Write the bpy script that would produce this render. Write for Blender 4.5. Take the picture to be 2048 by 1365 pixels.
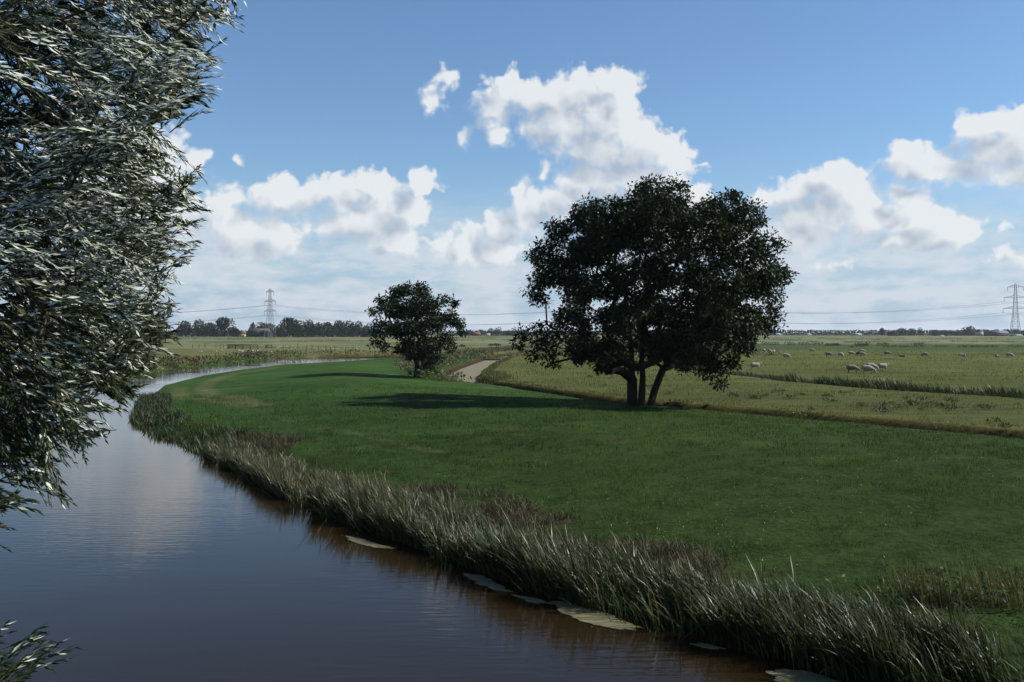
import bpy, bmesh, math, random
import numpy as np
from mathutils import Vector, Matrix

for _o in list(bpy.data.objects):
    bpy.data.objects.remove(_o)
SC = bpy.context.scene
COL = SC.collection
R = math.radians

# ------------------------------------------------------------------ camera
F, CX, CY = 1991.0, 1024.0, 682.5          # focal length and centre in pixels of the photograph
CAM_H = 4.7                                # eye above the meadow
PITCH = math.atan2(17.5, F)                # tilted down half a degree
cam_d = bpy.data.cameras.new('camera')
cam_d.sensor_width = 36.0
cam_d.lens = 36.0 * F / 2048.0
cam_d.clip_start = 0.1
cam_d.clip_end = 60000.0
cam = bpy.data.objects.new('camera', cam_d)
cam.location = (0, 0, CAM_H)
cam.rotation_euler = (R(90) - PITCH, 0, 0)
COL.objects.link(cam)
SC.camera = cam

# ------------------------------------------------------------------ light and exposure
SUN_AZ, SUN_EL = 86.0, 41.0                # degrees clockwise from the view direction, above the horizon
SUN_STRENGTH = 5.0
SKY_STRENGTH = 0.082
SC.view_settings.view_transform = 'Standard'
SC.view_settings.look = 'None'
SC.view_settings.exposure = 0.6
SC.view_settings.gamma = 1.0
SC.view_settings.use_curve_mapping = False
sd = bpy.data.lights.new('sun', 'SUN')
sd.energy = SUN_STRENGTH
sd.angle = R(0.53)
sd.color = (1.0, 0.94, 0.84)
sun = bpy.data.objects.new('sun', sd)
_sv = Vector((math.sin(R(SUN_AZ)) * math.cos(R(SUN_EL)), math.cos(R(SUN_AZ)) * math.cos(R(SUN_EL)), math.sin(R(SUN_EL))))
sun.rotation_euler = _sv.to_track_quat('Z', 'Y').to_euler()
sun.location = (60, 10, 60)
COL.objects.link(sun)

# ------------------------------------------------------------------ node helper: python arithmetic on sockets
class N:
    """wraps an output socket; arithmetic adds Math nodes"""
    tree = None
    def __init__(s, sock): s.s = sock
    @staticmethod
    def put(sock, v):
        if isinstance(v, N): N.tree.links.new(v.s, sock)
        elif isinstance(v, bpy.types.NodeSocket): N.tree.links.new(v, sock)
        else: sock.default_value = v
    @staticmethod
    def node(kind, ins=None, outs=0, **props):
        n = N.tree.nodes.new(kind)
        for k, v in props.items(): setattr(n, k, v)
        for k, v in (ins or {}).items(): N.put(n.inputs[k], v)
        return N(n.outputs[outs])
    @staticmethod
    def m(op, a, b=None, c=None, clamp=False):
        n = N.tree.nodes.new('ShaderNodeMath'); n.operation = op; n.use_clamp = clamp
        N.put(n.inputs[0], a)
        if b is not None: N.put(n.inputs[1], b)
        if c is not None: N.put(n.inputs[2], c)
        return N(n.outputs[0])
    def __add__(s, o): return N.m('ADD', s, o)
    __radd__ = __add__
    def __mul__(s, o): return N.m('MULTIPLY', s, o)
    __rmul__ = __mul__
    def __sub__(s, o): return N.m('SUBTRACT', s, o)
    def __rsub__(s, o): return N.m('SUBTRACT', o, s)
    def __truediv__(s, o): return N.m('DIVIDE', s, o)
    def ramp(s, a, b, smooth=True):
        n = N.tree.nodes.new('ShaderNodeMapRange'); n.clamp = True
        n.interpolation_type = 'SMOOTHSTEP' if smooth else 'LINEAR'
        N.put(n.inputs[0], s); n.inputs[1].default_value = a; n.inputs[2].default_value = b
        n.inputs[3].default_value = 0; n.inputs[4].default_value = 1
        return N(n.outputs[0])
    @staticmethod
    def mix(f, a, b, mode='MIX'):
        n = N.tree.nodes.new('ShaderNodeMix'); n.data_type = 'RGBA'; n.blend_type = mode
        N.put(n.inputs[0], f)
        for i, v in ((6, a), (7, b)):
            if isinstance(v, tuple) and len(v) == 3: v = v + (1.0,)
            N.put(n.inputs[i], v)
        return N(n.outputs[2])
    @staticmethod
    def xyz(x, y, z): return N.node('ShaderNodeCombineXYZ', {0: x, 1: y, 2: z})
    @staticmethod
    def vmul(v, t):
        n = N.tree.nodes.new('ShaderNodeVectorMath'); n.operation = 'MULTIPLY'
        N.put(n.inputs[0], v); N.put(n.inputs[1], t); return N(n.outputs[0])
    @staticmethod
    def vadd(v, t):
        n = N.tree.nodes.new('ShaderNodeVectorMath'); n.operation = 'ADD'
        N.put(n.inputs[0], v); N.put(n.inputs[1], t); return N(n.outputs[0])
    @staticmethod
    def noise(v, scale, detail=4, rough=0.55, dim='3D', lac=2.0, col=False):
        return N.node('ShaderNodeTexNoise', {'Vector': v, 'Scale': scale, 'Detail': detail, 'Roughness': rough, 'Lacunarity': lac}, outs=1 if col else 0, noise_dimensions=dim)

# ------------------------------------------------------------------ sky with cumulus (by direction, all round the horizon)
world = bpy.data.worlds.new('World')
SC.world = world
world.use_nodes = True
try: world.cycles.sampling_method = 'MANUAL'; world.cycles.sample_map_resolution = 512
except Exception: pass

def to_deg(x, y):
    dx, dz = x - CX, 665.0 - y
    return math.degrees(math.atan2(dx, F)), math.degrees(math.atan2(dz, math.hypot(F, dx)))

CLOUDS = [  # x, y, rx, ry in photograph pixels -> turned into degrees of azimuth and elevation
 (1010,168,42,30),(985,215,40,38),(1000,275,26,32,0.3),(1065,195,45,32),(1110,190,50,36),(1170,182,55,38),(1230,162,46,28),(1252,195,32,32),
 (1120,250,75,50),(1210,245,85,62),(1190,300,80,42),(1285,300,72,45),(1345,310,40,42),(1290,365,105,45),(1190,355,55,30),(1085,352,20,38,0.5),(1110,402,55,40),(1150,378,50,38),(1390,395,34,24),
 (890,155,44,30,0.42),(868,195,36,42,0.45),(930,275,28,36,0.5),(1400,326,18,16,0.75),
 (1055,405,36,38),(1045,440,42,30),(1000,462,32,30),(935,480,34,30),(905,500,48,22),(985,510,55,22),(1015,500,26,34),
 (540,392,50,34),(605,385,60,32),(445,425,40,50),(480,470,60,48),(555,470,55,32),(690,392,55,36),(750,378,66,36),(772,362,28,18,0.1),(845,370,34,26),(820,420,48,42),(725,440,86,42),(795,482,58,32),(660,462,34,22),(500,512,48,14,0.4),
 (405,325,30,34,0.4),(375,440,40,50),(290,330,95,75),(200,390,120,70),(330,455,60,40),(480,325,50,26,0.85),
 (1530,400,38,24),(1590,388,40,24),(1645,370,52,34),(1672,345,46,22),(1705,378,44,44),(1640,430,84,52),(1590,470,80,30),(1725,440,56,42),(1808,392,34,24),(1822,412,38,22),(1790,440,52,32),(1870,440,46,26),(1915,465,52,24),(1835,478,78,24),
 (1812,318,36,32),(1862,320,38,26),(1850,348,44,18),(1948,262,38,30),(2000,252,56,32),(2060,275,64,52),(1985,300,62,36),(1925,335,44,16),(2020,345,60,26),(2120,315,70,48),
 (2010,455,44,18,0.7),(2030,512,80,28,0.6),(1690,530,110,22,0.7),(1450,480,60,40),(1300,470,110,50),
]

def cloud_group(name, blobs):
    g = bpy.data.node_groups.new(name, 'ShaderNodeTree')
    g.interface.new_socket('Vector', in_out='INPUT', socket_type='NodeSocketVector')
    g.interface.new_socket('Field', in_out='OUTPUT', socket_type='NodeSocketFloat')
    g.interface.new_socket('Soft', in_out='OUTPUT', socket_type='NodeSocketFloat')
    N.tree = g
    gi = g.nodes.new('NodeGroupInput'); go = g.nodes.new('NodeGroupOutput')
    v = N(gi.outputs[0])
    w = N.vadd(N.noise(v, 0.5, 2, 0.6, col=True, dim='2D'), (-0.5, -0.5, -0.5))
    p = N.vadd(v, N.vmul(w, (1.9, 1.4, 0.0)))
    acc = None
    for (x, y, rx, ry, *thin) in blobs:
        a, e = to_deg(x, y)
        ia, ie = 1 / math.degrees(rx / F), 1 / math.degrees(ry / F)
        n = g.nodes.new('ShaderNodeVectorMath'); n.operation = 'MULTIPLY_ADD'
        g.links.new(p.s, n.inputs[0]); n.inputs[1].default_value = (ia, ie, 0); n.inputs[2].default_value = (-a * ia, -e * ie, 0)
        l = g.nodes.new('ShaderNodeVectorMath'); l.operation = 'LENGTH'
        g.links.new(n.outputs[0], l.inputs[0])
        d = N(l.outputs['Value'])
        if thin: d = d + thin[0]
        acc = d if acc is None else N.m('SMOOTH_MIN', acc, d, 0.45)
    body = 1.26 - acc
    f1 = N.noise(v, 0.8, 6, 0.58, dim='2D') - 0.5
    q = N.vadd(v, N.vmul(w, (0.8, 0.8, 0.0)))
    vo = N.node('ShaderNodeTexVoronoi', {'Vector': q, 'Scale': 1.15}, voronoi_dimensions='2D', feature='F1')
    vo2 = N.node('ShaderNodeTexVoronoi', {'Vector': q, 'Scale': 2.9}, voronoi_dimensions='2D', feature='F1')
    fld = body + f1 * 0.95 + (0.42 - vo) * 0.42 + (0.42 - vo2) * 0.24
    soft = body + (N.noise(v, 0.42, 2, 0.45, dim='2D') - 0.5) * 1.1
    g.links.new(fld.s, go.inputs[0]); g.links.new(soft.s, go.inputs[1])
    return g

T = world.node_tree
for n in list(T.nodes): T.nodes.remove(n)
SECT = [(-9999, 885), (885, 1440), (1440, 9999)]        # thirds of the view, only to keep the shader quick
GROUPS = [cloud_group('cumulus_field', [c for c in CLOUDS if c[0] + c[2] * 1.6 > lo - 60 and c[0] - c[2] * 1.6 < hi + 60]) for lo, hi in SECT]
N.tree = T
sky = T.nodes.new('ShaderNodeTexSky'); sky.sky_type = 'NISHITA'; sky.sun_disc = False
sky.sun_elevation = R(SUN_EL); sky.sun_rotation = R(SUN_AZ)
sky.altitude = 0; sky.air_density = 1.0; sky.dust_density = 0.3; sky.ozone_density = 5.0
tc = T.nodes.new('ShaderNodeTexCoord')
sep = T.nodes.new('ShaderNodeSeparateXYZ'); T.links.new(tc.outputs['Generated'], sep.inputs[0])
DEG = 180 / math.pi
az0 = N.m('ARCTAN2', N(sep.outputs[0]), N(sep.outputs[1])) * DEG
el = N.m('ARCSINE', N(sep.outputs[2])) * DEG
az = N.m('WRAP', az0, 36.0, -36.0)                      # the same weather in every direction
pos = N.xyz(az, el, 0.0)
def lin(r, g, b): return tuple(c / SKY_STRENGTH / 2 ** SC.view_settings.exposure for c in (r, g, b))   # wanted look at this exposure
# low layered cloud and summer murk near the horizon
ln = N.noise(N.vmul(pos, (0.16, 0.8, 1.0)), 1.0, 5, 0.58, dim='2D')
ln2 = N.noise(N.vmul(pos, (0.5, 1.3, 1.0)), 0.9, 4, 0.6, dim='2D')
up = 1.0 - el.ramp(3.2, 8.6)
low = (ln * 0.55 + ln2 * 0.45).ramp(0.33, 0.60) * up * 0.9
murk = (1.0 - el.ramp(-1.0, 11.0)) * 0.92
blue = N.vmul(N(sky.outputs[0]), (0.93, 1.00, 1.03))
base = N.mix(murk, blue, lin(0.38, 0.52, 0.68))
base = N.mix(low, base, lin(0.65, 0.715, 0.785))
def background(c):
    b = T.nodes.new('ShaderNodeBackground'); b.inputs[1].default_value = SKY_STRENGTH
    T.links.new(c.s, b.inputs[0]); return b.outputs[0]
def sector(G):
    def field(v):
        n = T.nodes.new('ShaderNodeGroup'); n.node_tree = G
        T.links.new(v.s, n.inputs[0]); return N(n.outputs[0]), N(n.outputs[1])
    D0, S0 = field(pos)
    D1, S1 = field(N.vadd(pos, (1.05, 1.0, 0.0)))       # a little way towards the sun
    shade = S1.ramp(0.05, 1.30) * 0.80 + (D1 - D0).ramp(-0.5, 0.7) * 0.30 * D0.ramp(0.0, 0.6)
    lit = (1.16 - shade).ramp(0.0, 1.0, False)
    soft = D0.ramp(-0.12, 0.85); crisp = D0.ramp(0.05, 0.50)
    edge = (D0 - D1).ramp(-0.15, 0.45)                   # crisp where the cloud faces the sun, ragged and thin elsewhere
    alpha = (soft + (crisp - soft) * edge) * el.ramp(1.0, 4.0)
    ccol = N.mix(lit, lin(0.41, 0.48, 0.59), lin(0.82, 0.85, 0.87))
    return background(N.mix(alpha * 0.95, base, ccol))
def either(f, a, b):
    n = T.nodes.new('ShaderNodeMixShader'); T.links.new(f.s, n.inputs[0])
    T.links.new(a, n.inputs[1]); T.links.new(b, n.inputs[2]); return n.outputs[0]
s0, s1, s2 = [sector(G) for G in GROUPS]
sec = either(N.m('GREATER_THAN', az, to_deg(885, 600)[0]), s0, either(N.m('GREATER_THAN', az, to_deg(1440, 600)[0]), s1, s2))
band = N.m('MULTIPLY', N.m('GREATER_THAN', el, 0.9), N.m('LESS_THAN', el, 20.0))
out = T.nodes.new('ShaderNodeOutputWorld')
T.links.new(either(band, background(base), sec), out.inputs[0])
SC.cycles.use_denoising = True
try:
    SC.cycles.denoiser = 'OPENIMAGEDENOISE'; SC.cycles.denoising_input_passes = 'RGB_ALBEDO_NORMAL'; SC.cycles.denoising_prefilter = 'ACCURATE'
except Exception: pass

# ------------------------------------------------------------------ helpers
rng = np.random.default_rng(11)
random.seed(5)

def ray(x, y):
    vx, vz = (x - CX) / F, (CY - y) / F
    c, s = math.cos(PITCH), math.sin(PITCH)
    return vx, c + s * vz, -s + c * vz
def gnd(x, y, z=0.0):
    """point of the level z seen at a pixel of the photograph"""
    rx, ry, rz = ray(x, y)
    t = (z - CAM_H) / rz
    return (rx * t, ry * t)
def at(x, y, Y):
    rx, ry, rz = ray(x, y)
    t = Y / ry
    return Vector((rx * t, Y, CAM_H + rz * t))

def tag(o, label=None, cat=None, group=None, kind=None):
    if label: o['label'] = label
    if cat: o['category'] = cat
    if group: o['group'] = group
    if kind: o['kind'] = kind
    return o
def link(name, me, mat=None, parent=None, loc=None):
    o = bpy.data.objects.new(name, me)
    COL.objects.link(o)
    if mat is not None:
        me.materials.clear(); me.materials.append(mat)
    if parent is not None: o.parent = parent
    if loc is not None: o.location = loc
    return o
def empty(name, loc=(0, 0, 0), rz=0.0):
    o = bpy.data.objects.new(name, None)
    o.empty_display_size = 0.3
    o.location = loc; o.rotation_euler = (0, 0, rz)
    COL.objects.link(o)
    return o
def np_mesh(name, verts, quads=None, tris=None, tint=None, smooth=False):
    """fast mesh from arrays; tint = one rgb per vertex"""
    me = bpy.data.meshes.new(name)
    verts = np.asarray(verts, dtype=np.float32).reshape(-1, 3)
    idx, tot = [], []
    if quads is not None and len(quads):
        q = np.asarray(quads, dtype=np.int32).reshape(-1, 4); idx.append(q.ravel()); tot.append(np.full(len(q), 4, np.int32))
    if tris is not None and len(tris):
        t = np.asarray(tris, dtype=np.int32).reshape(-1, 3); idx.append(t.ravel()); tot.append(np.full(len(t), 3, np.int32))
    idx = np.concatenate(idx); tot = np.concatenate(tot)
    me.vertices.add(len(verts)); me.vertices.foreach_set('co', verts.ravel())
    me.loops.add(len(idx)); me.loops.foreach_set('vertex_index', idx)
    me.polygons.add(len(tot))
    me.polygons.foreach_set('loop_start', np.concatenate([[0], np.cumsum(tot)[:-1]]).astype(np.int32))
    me.polygons.foreach_set('loop_total', tot)
    if smooth: me.polygons.foreach_set('use_smooth', np.ones(len(tot), dtype=bool))
    me.update(calc_edges=True)
    if tint is not None:
        a = me.attributes.new('tint', 'FLOAT_COLOR', 'POINT')
        c = np.ones((len(verts), 4), dtype=np.float32); c[:, :3] = tint
        a.data.foreach_set('color', c.ravel())
    return me
def vnoise(x, y, scale, seed=0, octaves=3):
    x = np.asarray(x, float) / scale; y = np.asarray(y, float) / scale
    tot, amp, norm = 0, 1.0, 0
    for o in range(octaves):
        xi, yi = np.floor(x).astype(np.int64), np.floor(y).astype(np.int64)
        fx, fy = x - xi, y - yi
        fx, fy = fx * fx * (3 - 2 * fx), fy * fy * (3 - 2 * fy)
        def h(a, b):
            n = (a * 374761393 + b * 668265263 + (seed + o * 17) * 1442695041) & 0xFFFFFFFF
            n = ((n ^ (n >> 13)) * 1274126177) & 0xFFFFFFFF
            return ((n ^ (n >> 16)) & 0xFFFF) / 65535.0
        v = (h(xi, yi) * (1 - fx) + h(xi + 1, yi) * fx) * (1 - fy) + (h(xi, yi + 1) * (1 - fx) + h(xi + 1, yi + 1) * fx) * fy
        tot = tot + v * amp; norm += amp; amp *= 0.5; x = x * 2.03 + 5.1; y = y * 2.03 + 9.7
    return tot / norm
def sstep(a, b, x):
    t = np.clip((np.asarray(x, float) - a) / (b - a), 0, 1)
    return t * t * (3 - 2 * t)
def poly_dist(px, py, pts, closed=False):
    pts = list(pts); segs = list(zip(pts[:-1], pts[1:])) + ([(pts[-1], pts[0])] if closed else [])
    best = np.full(px.shape, 1e18)
    inside = np.zeros(px.shape, bool)
    for (ax, ay), (bx, by) in segs:
        dx, dy = bx - ax, by - ay
        t = np.clip(((px - ax) * dx + (py - ay) * dy) / (dx * dx + dy * dy), 0, 1)
        best = np.minimum(best, (px - ax - t * dx) ** 2 + (py - ay - t * dy) ** 2)
        if closed and ay != by:
            cr = (ay > py) != (by > py)
            inside ^= cr & (px < (bx - ax) * (py - ay) / (by - ay) + ax)
    d = np.sqrt(best)
    return np.where(inside, -d, d) if closed else d

def new_mat(name):
    m = bpy.data.materials.new(name); m.use_nodes = True
    for n in list(m.node_tree.nodes): m.node_tree.nodes.remove(n)
    N.tree = m.node_tree
    o = m.node_tree.nodes.new('ShaderNodeOutputMaterial')
    return m, o
def attr(name='tint'):
    n = N.tree.nodes.new('ShaderNodeAttribute'); n.attribute_name = name; return N(n.outputs['Color'])
def obj_co():
    return N(N.tree.nodes.new('ShaderNodeTexCoord').outputs['Object'])
def principled(col, rough=0.6, spec=0.3, bump=None, bump_str=0.3, bump_dist=0.05, **kw):
    p = N.tree.nodes.new('ShaderNodeBsdfPrincipled')
    if isinstance(col, tuple) and len(col) == 3: col = col + (1,)
    N.put(p.inputs['Base Color'], col); N.put(p.inputs['Roughness'], rough)
    p.inputs['Specular IOR Level'].default_value = spec
    for k, v in kw.items(): N.put(p.inputs[k], v)
    if bump is not None:
        b = N.tree.nodes.new('ShaderNodeBump'); b.inputs['Strength'].default_value = bump_str; b.inputs['Distance'].default_value = bump_dist
        N.put(b.inputs['Height'], bump); N.tree.links.new(b.outputs[0], p.inputs['Normal'])
    return p
def simple_mat(name, col, rough=0.7, spec=0.3, vary=0.25, scale=3.0, bump=0.2, **kw):
    m, o = new_mat(name)
    n = N.noise(obj_co(), scale, 4, 0.6)
    c = N.mix(n, tuple(x * (1 - vary) for x in col), tuple(min(1, x * (1 + vary)) for x in col))
    p = principled(c, rough, spec, n, bump, 0.03, **kw)
    m.node_tree.links.new(p.outputs[0], o.inputs[0])
    return m
def leaf_mat(name, rough=0.5, spec=0.35, trans=0.25, gain=1.0):
    """plant tissue: colour per plant piece from its own tint, some light passes through"""
    m, o = new_mat(name)
    t = attr()
    p = principled(N.vmul(t, (gain, gain, gain)), rough, spec)
    tr = N.tree.nodes.new('ShaderNodeBsdfTranslucent'); N.put(tr.inputs[0], N.vmul(t, (1.3 * gain, 1.5 * gain, 0.7 * gain)))
    mx = N.tree.nodes.new('ShaderNodeMixShader'); mx.inputs[0].default_value = trans
    N.tree.links.new(p.outputs[0], mx.inputs[1]); N.tree.links.new(tr.outputs[0], mx.inputs[2])
    N.tree.links.new(mx.outputs[0], o.inputs[0])
    return m

def ribbons(base, height, az, lean, curl, width, tint, seg=4, face=None, tipw=0.08):
    """curved tapering blades; returns verts, quads, tint"""
    n = len(base)
    th = lean[:, None] + curl[:, None] * np.linspace(0, 1, seg + 1)[None, :] ** 1.3
    step = height[:, None] / seg
    hx = np.concatenate([np.zeros((n, 1)), np.cumsum(np.sin(th[:, :-1]) * step, 1)], 1)
    hz = np.concatenate([np.zeros((n, 1)), np.cumsum(np.cos(th[:, :-1]) * step, 1)], 1)
    cx = base[:, 0:1] + hx * np.cos(az)[:, None]; cy = base[:, 1:2] + hx * np.sin(az)[:, None]; cz = base[:, 2:3] + hz
    if face is None: face = rng.uniform(0, math.pi, n)
    t = np.linspace(0, 1, seg + 1)[None, :]
    w = width[:, None] * 0.5 * np.where(t < 0.35, 0.7 + 0.3 * t / 0.35, 1 - (1 - tipw) * ((t - 0.35) / 0.65) ** 1.4)
    tw = face[:, None] + 0.5 * t
    wx, wy = w * np.cos(tw), w * np.sin(tw)
    L = np.stack([cx - wx, cy - wy, cz], -1); Rr = np.stack([cx + wx, cy + wy, cz], -1)
    v = np.stack([L, Rr], 2).reshape(-1, 3)
    b = (np.arange(n) * (seg + 1) * 2)[:, None] + (np.arange(seg) * 2)[None, :]
    q = np.stack([b, b + 1, b + 3, b + 2], -1).reshape(-1, 4)
    return v, q, np.repeat(tint, (seg + 1) * 2, 0)
def cards(c, d, nrm, length, width, tint):
    """pointed leaf quads; d = direction, nrm = rough normal"""
    d = d / (np.linalg.norm(d, axis=1, keepdims=True) + 1e-9)
    s = np.cross(d, nrm); s /= (np.linalg.norm(s, axis=1, keepdims=True) + 1e-9)
    l, w = length[:, None], width[:, None]
    nn = np.cross(s, d)
    v = np.stack([c, c + d * l * 0.45 - s * w * 0.5 + nn * w * 0.12, c + d * l, c + d * l * 0.45 + s * w * 0.5 + nn * w * 0.12], 1).reshape(-1, 3)
    q = np.arange(len(c) * 4).reshape(-1, 4)
    return v, q, np.repeat(tint, 4, 0)
def unit(v): return v / (np.linalg.norm(v, axis=-1, keepdims=True) + 1e-9)
def merge(parts):
    vs, qs, ts, off = [], [], [], 0
    for v, q, t in parts:
        vs.append(v); qs.append(q + off); ts.append(t); off += len(v)
    return np.concatenate(vs), np.concatenate(qs), np.concatenate(ts)
def tube(pts, rad, sides=6):
    """tapered tube through points -> verts, quads"""
    pts = np.asarray(pts, float); n = len(pts)
    tg = np.gradient(pts, axis=0); tg = unit(tg)
    ref = np.where(np.abs(tg[:, 2:3]) > 0.9, np.array([[1.0, 0, 0]]), np.array([[0, 0, 1.0]]))
    a = unit(np.cross(tg, ref)); b = np.cross(tg, a)
    an = np.linspace(0, 2 * math.pi, sides, endpoint=False)
    r = np.asarray(rad, float)[:, None, None]
    v = pts[:, None, :] + r * (np.cos(an)[None, :, None] * a[:, None, :] + np.sin(an)[None, :, None] * b[:, None, :])
    i = (np.arange(n - 1) * sides)[:, None]; j = np.arange(sides)[None, :]; k = (j + 1) % sides
    q = np.stack([i + j, i + k, i + sides + k, i + sides + j], -1).reshape(-1, 4)
    return v.reshape(-1, 3), q
def tubes(lst, sides=6):
    vs, qs, off = [], [], 0
    for p, r in lst:
        v, q = tube(p, r, sides); vs.append(v); qs.append(q + off); off += len(v)
    return np.concatenate(vs), np.concatenate(qs)
def box_arr(boxes):
    """axis aligned boxes (x0,x1,y0,y1,z0,z1) -> verts, quads"""
    vs, qs = [], []
    for k, (x0, x1, y0, y1, z0, z1) in enumerate(boxes):
        vs += [(x0, y0, z0), (x1, y0, z0), (x1, y1, z0), (x0, y1, z0), (x0, y0, z1), (x1, y0, z1), (x1, y1, z1), (x0, y1, z1)]
        o = k * 8
        qs += [(o, o + 3, o + 2, o + 1), (o + 4, o + 5, o + 6, o + 7), (o, o + 1, o + 5, o + 4), (o + 1, o + 2, o + 6, o + 5), (o + 2, o + 3, o + 7, o + 6), (o + 3, o, o + 4, o + 7)]
    return np.array(vs, float), np.array(qs)

# ------------------------------------------------------------------ the lie of the land
WATER = -0.6
_rb = [(1700, 1365), (1560, 1318), (1310, 1258), (1140, 1205), (960, 1142), (800, 1082), (700, 1050), (560, 992), (490, 947), (400, 908), (300, 872), (262, 842), (283, 795), (320, 771), (400, 751), (480, 739), (560, 729)]
RBANK = [(22, -12), (15, 4), (9.3, 12)] + [gnd(x, y, WATER) for x, y in _rb] + [(-28, 192), (0, 198), (60, 207), (260, 220)]
LBANK = [(260, 234), (60, 221), (0, 212), (-35, 208), (-47, 200), gnd(450, 730, WATER), gnd(380, 735.5, WATER), gnd(300, 748, WATER), (-49, 112), (-43, 85), (-37, 62), (-23, 33), (-13, 18), (-7, 8), (-1, -2), (6, -14)]
RIVER = RBANK + LBANK
D1 = [(70, -10), (45, 20), (30, 36.6), (22.9, 46.6), (16, 57.3), (9.2, 65.6), (5.0, 74.5), (1.8, 82.5), (-2, 92), (-5.4, 102), (-6.3, 120), (-5.6, 150), (-2.8, 205), (10, 300), (60, 400)]
D2 = [(60, 10), (50, 30), (43, 52), (37.6, 72.5), (33.5, 80.5), (30.5, 89.5), (27.8, 102), (25, 118), (21, 138), (12, 180)]
_d1 = np.array(D1)
_rbk = np.array(RBANK[1:21]); _rbk = _rbk[np.argsort(_rbk[:, 1])]
def d1_half(y): return 0.5 + 0.35 * sstep(66, 54, y) + 1.3 * sstep(94, 101, y) * (1 - 0.5 * sstep(190, 300, y))
def height(x, y, parts=False):
    x = np.asarray(x, float); y = np.asarray(y, float)
    r = np.hypot(x, y)
    und = (vnoise(x, y, 7.0, 3) - 0.5) * 0.16 + (vnoise(x, y, 34.0, 4) - 0.5) * 0.30
    und = und * sstep(2, 9, r) * (1 - 0.7 * sstep(300, 900, r))
    dr = poly_dist(x, y, RIVER, True)
    w = 2.4 + 1.0 * (vnoise(x, y, 5.0, 8) - 0.5)
    dx = np.interp(y, _d1[:, 1], _d1[:, 0])
    mead = (x < dx) & (y < 200) & (y > 0) & (x > np.interp(y, _rbk[:, 1], _rbk[:, 0]) - 0.5)
    w = w + mead * 15.0 * sstep(66, 84, y)                       # the point of the bend slopes gently into the water
    low = WATER - 0.15
    u = np.clip(dr / w, 0, 1)
    rise = np.where(w > 8, 0.22 * sstep(0, 0.05, u) + 0.78 * u, sstep(-0.15, 1, dr / w))
    bank = np.where(dr < 0, low + np.maximum(dr, -4) * 0.2, low - low * rise)
    e1 = poly_dist(x, y, D1) - d1_half(y)
    di1 = np.where(e1 < 0, -0.95, -0.95 + 0.95 * sstep(0, 1, e1 / (0.9 + 0.4 * vnoise(x, y, 2.0, 5))))
    e2 = poly_dist(x, y, D2) - 0.7
    di2 = np.where(e2 < 0, -0.8, -0.8 + 0.8 * sstep(0, 1, e2 / 1.1))
    k = np.minimum(np.minimum(bank, di1), di2)
    und = und + mead * 0.55 * sstep(0.5, 15, e1) * sstep(2, 20, dr) * sstep(200, 150, y)
    z = k + und * np.clip(1 + k, 0, 1)
    return (z, dr, e1, e2) if parts else z
def gz(x, y): return float(height(np.array([x]), np.array([y]))[0])

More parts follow.
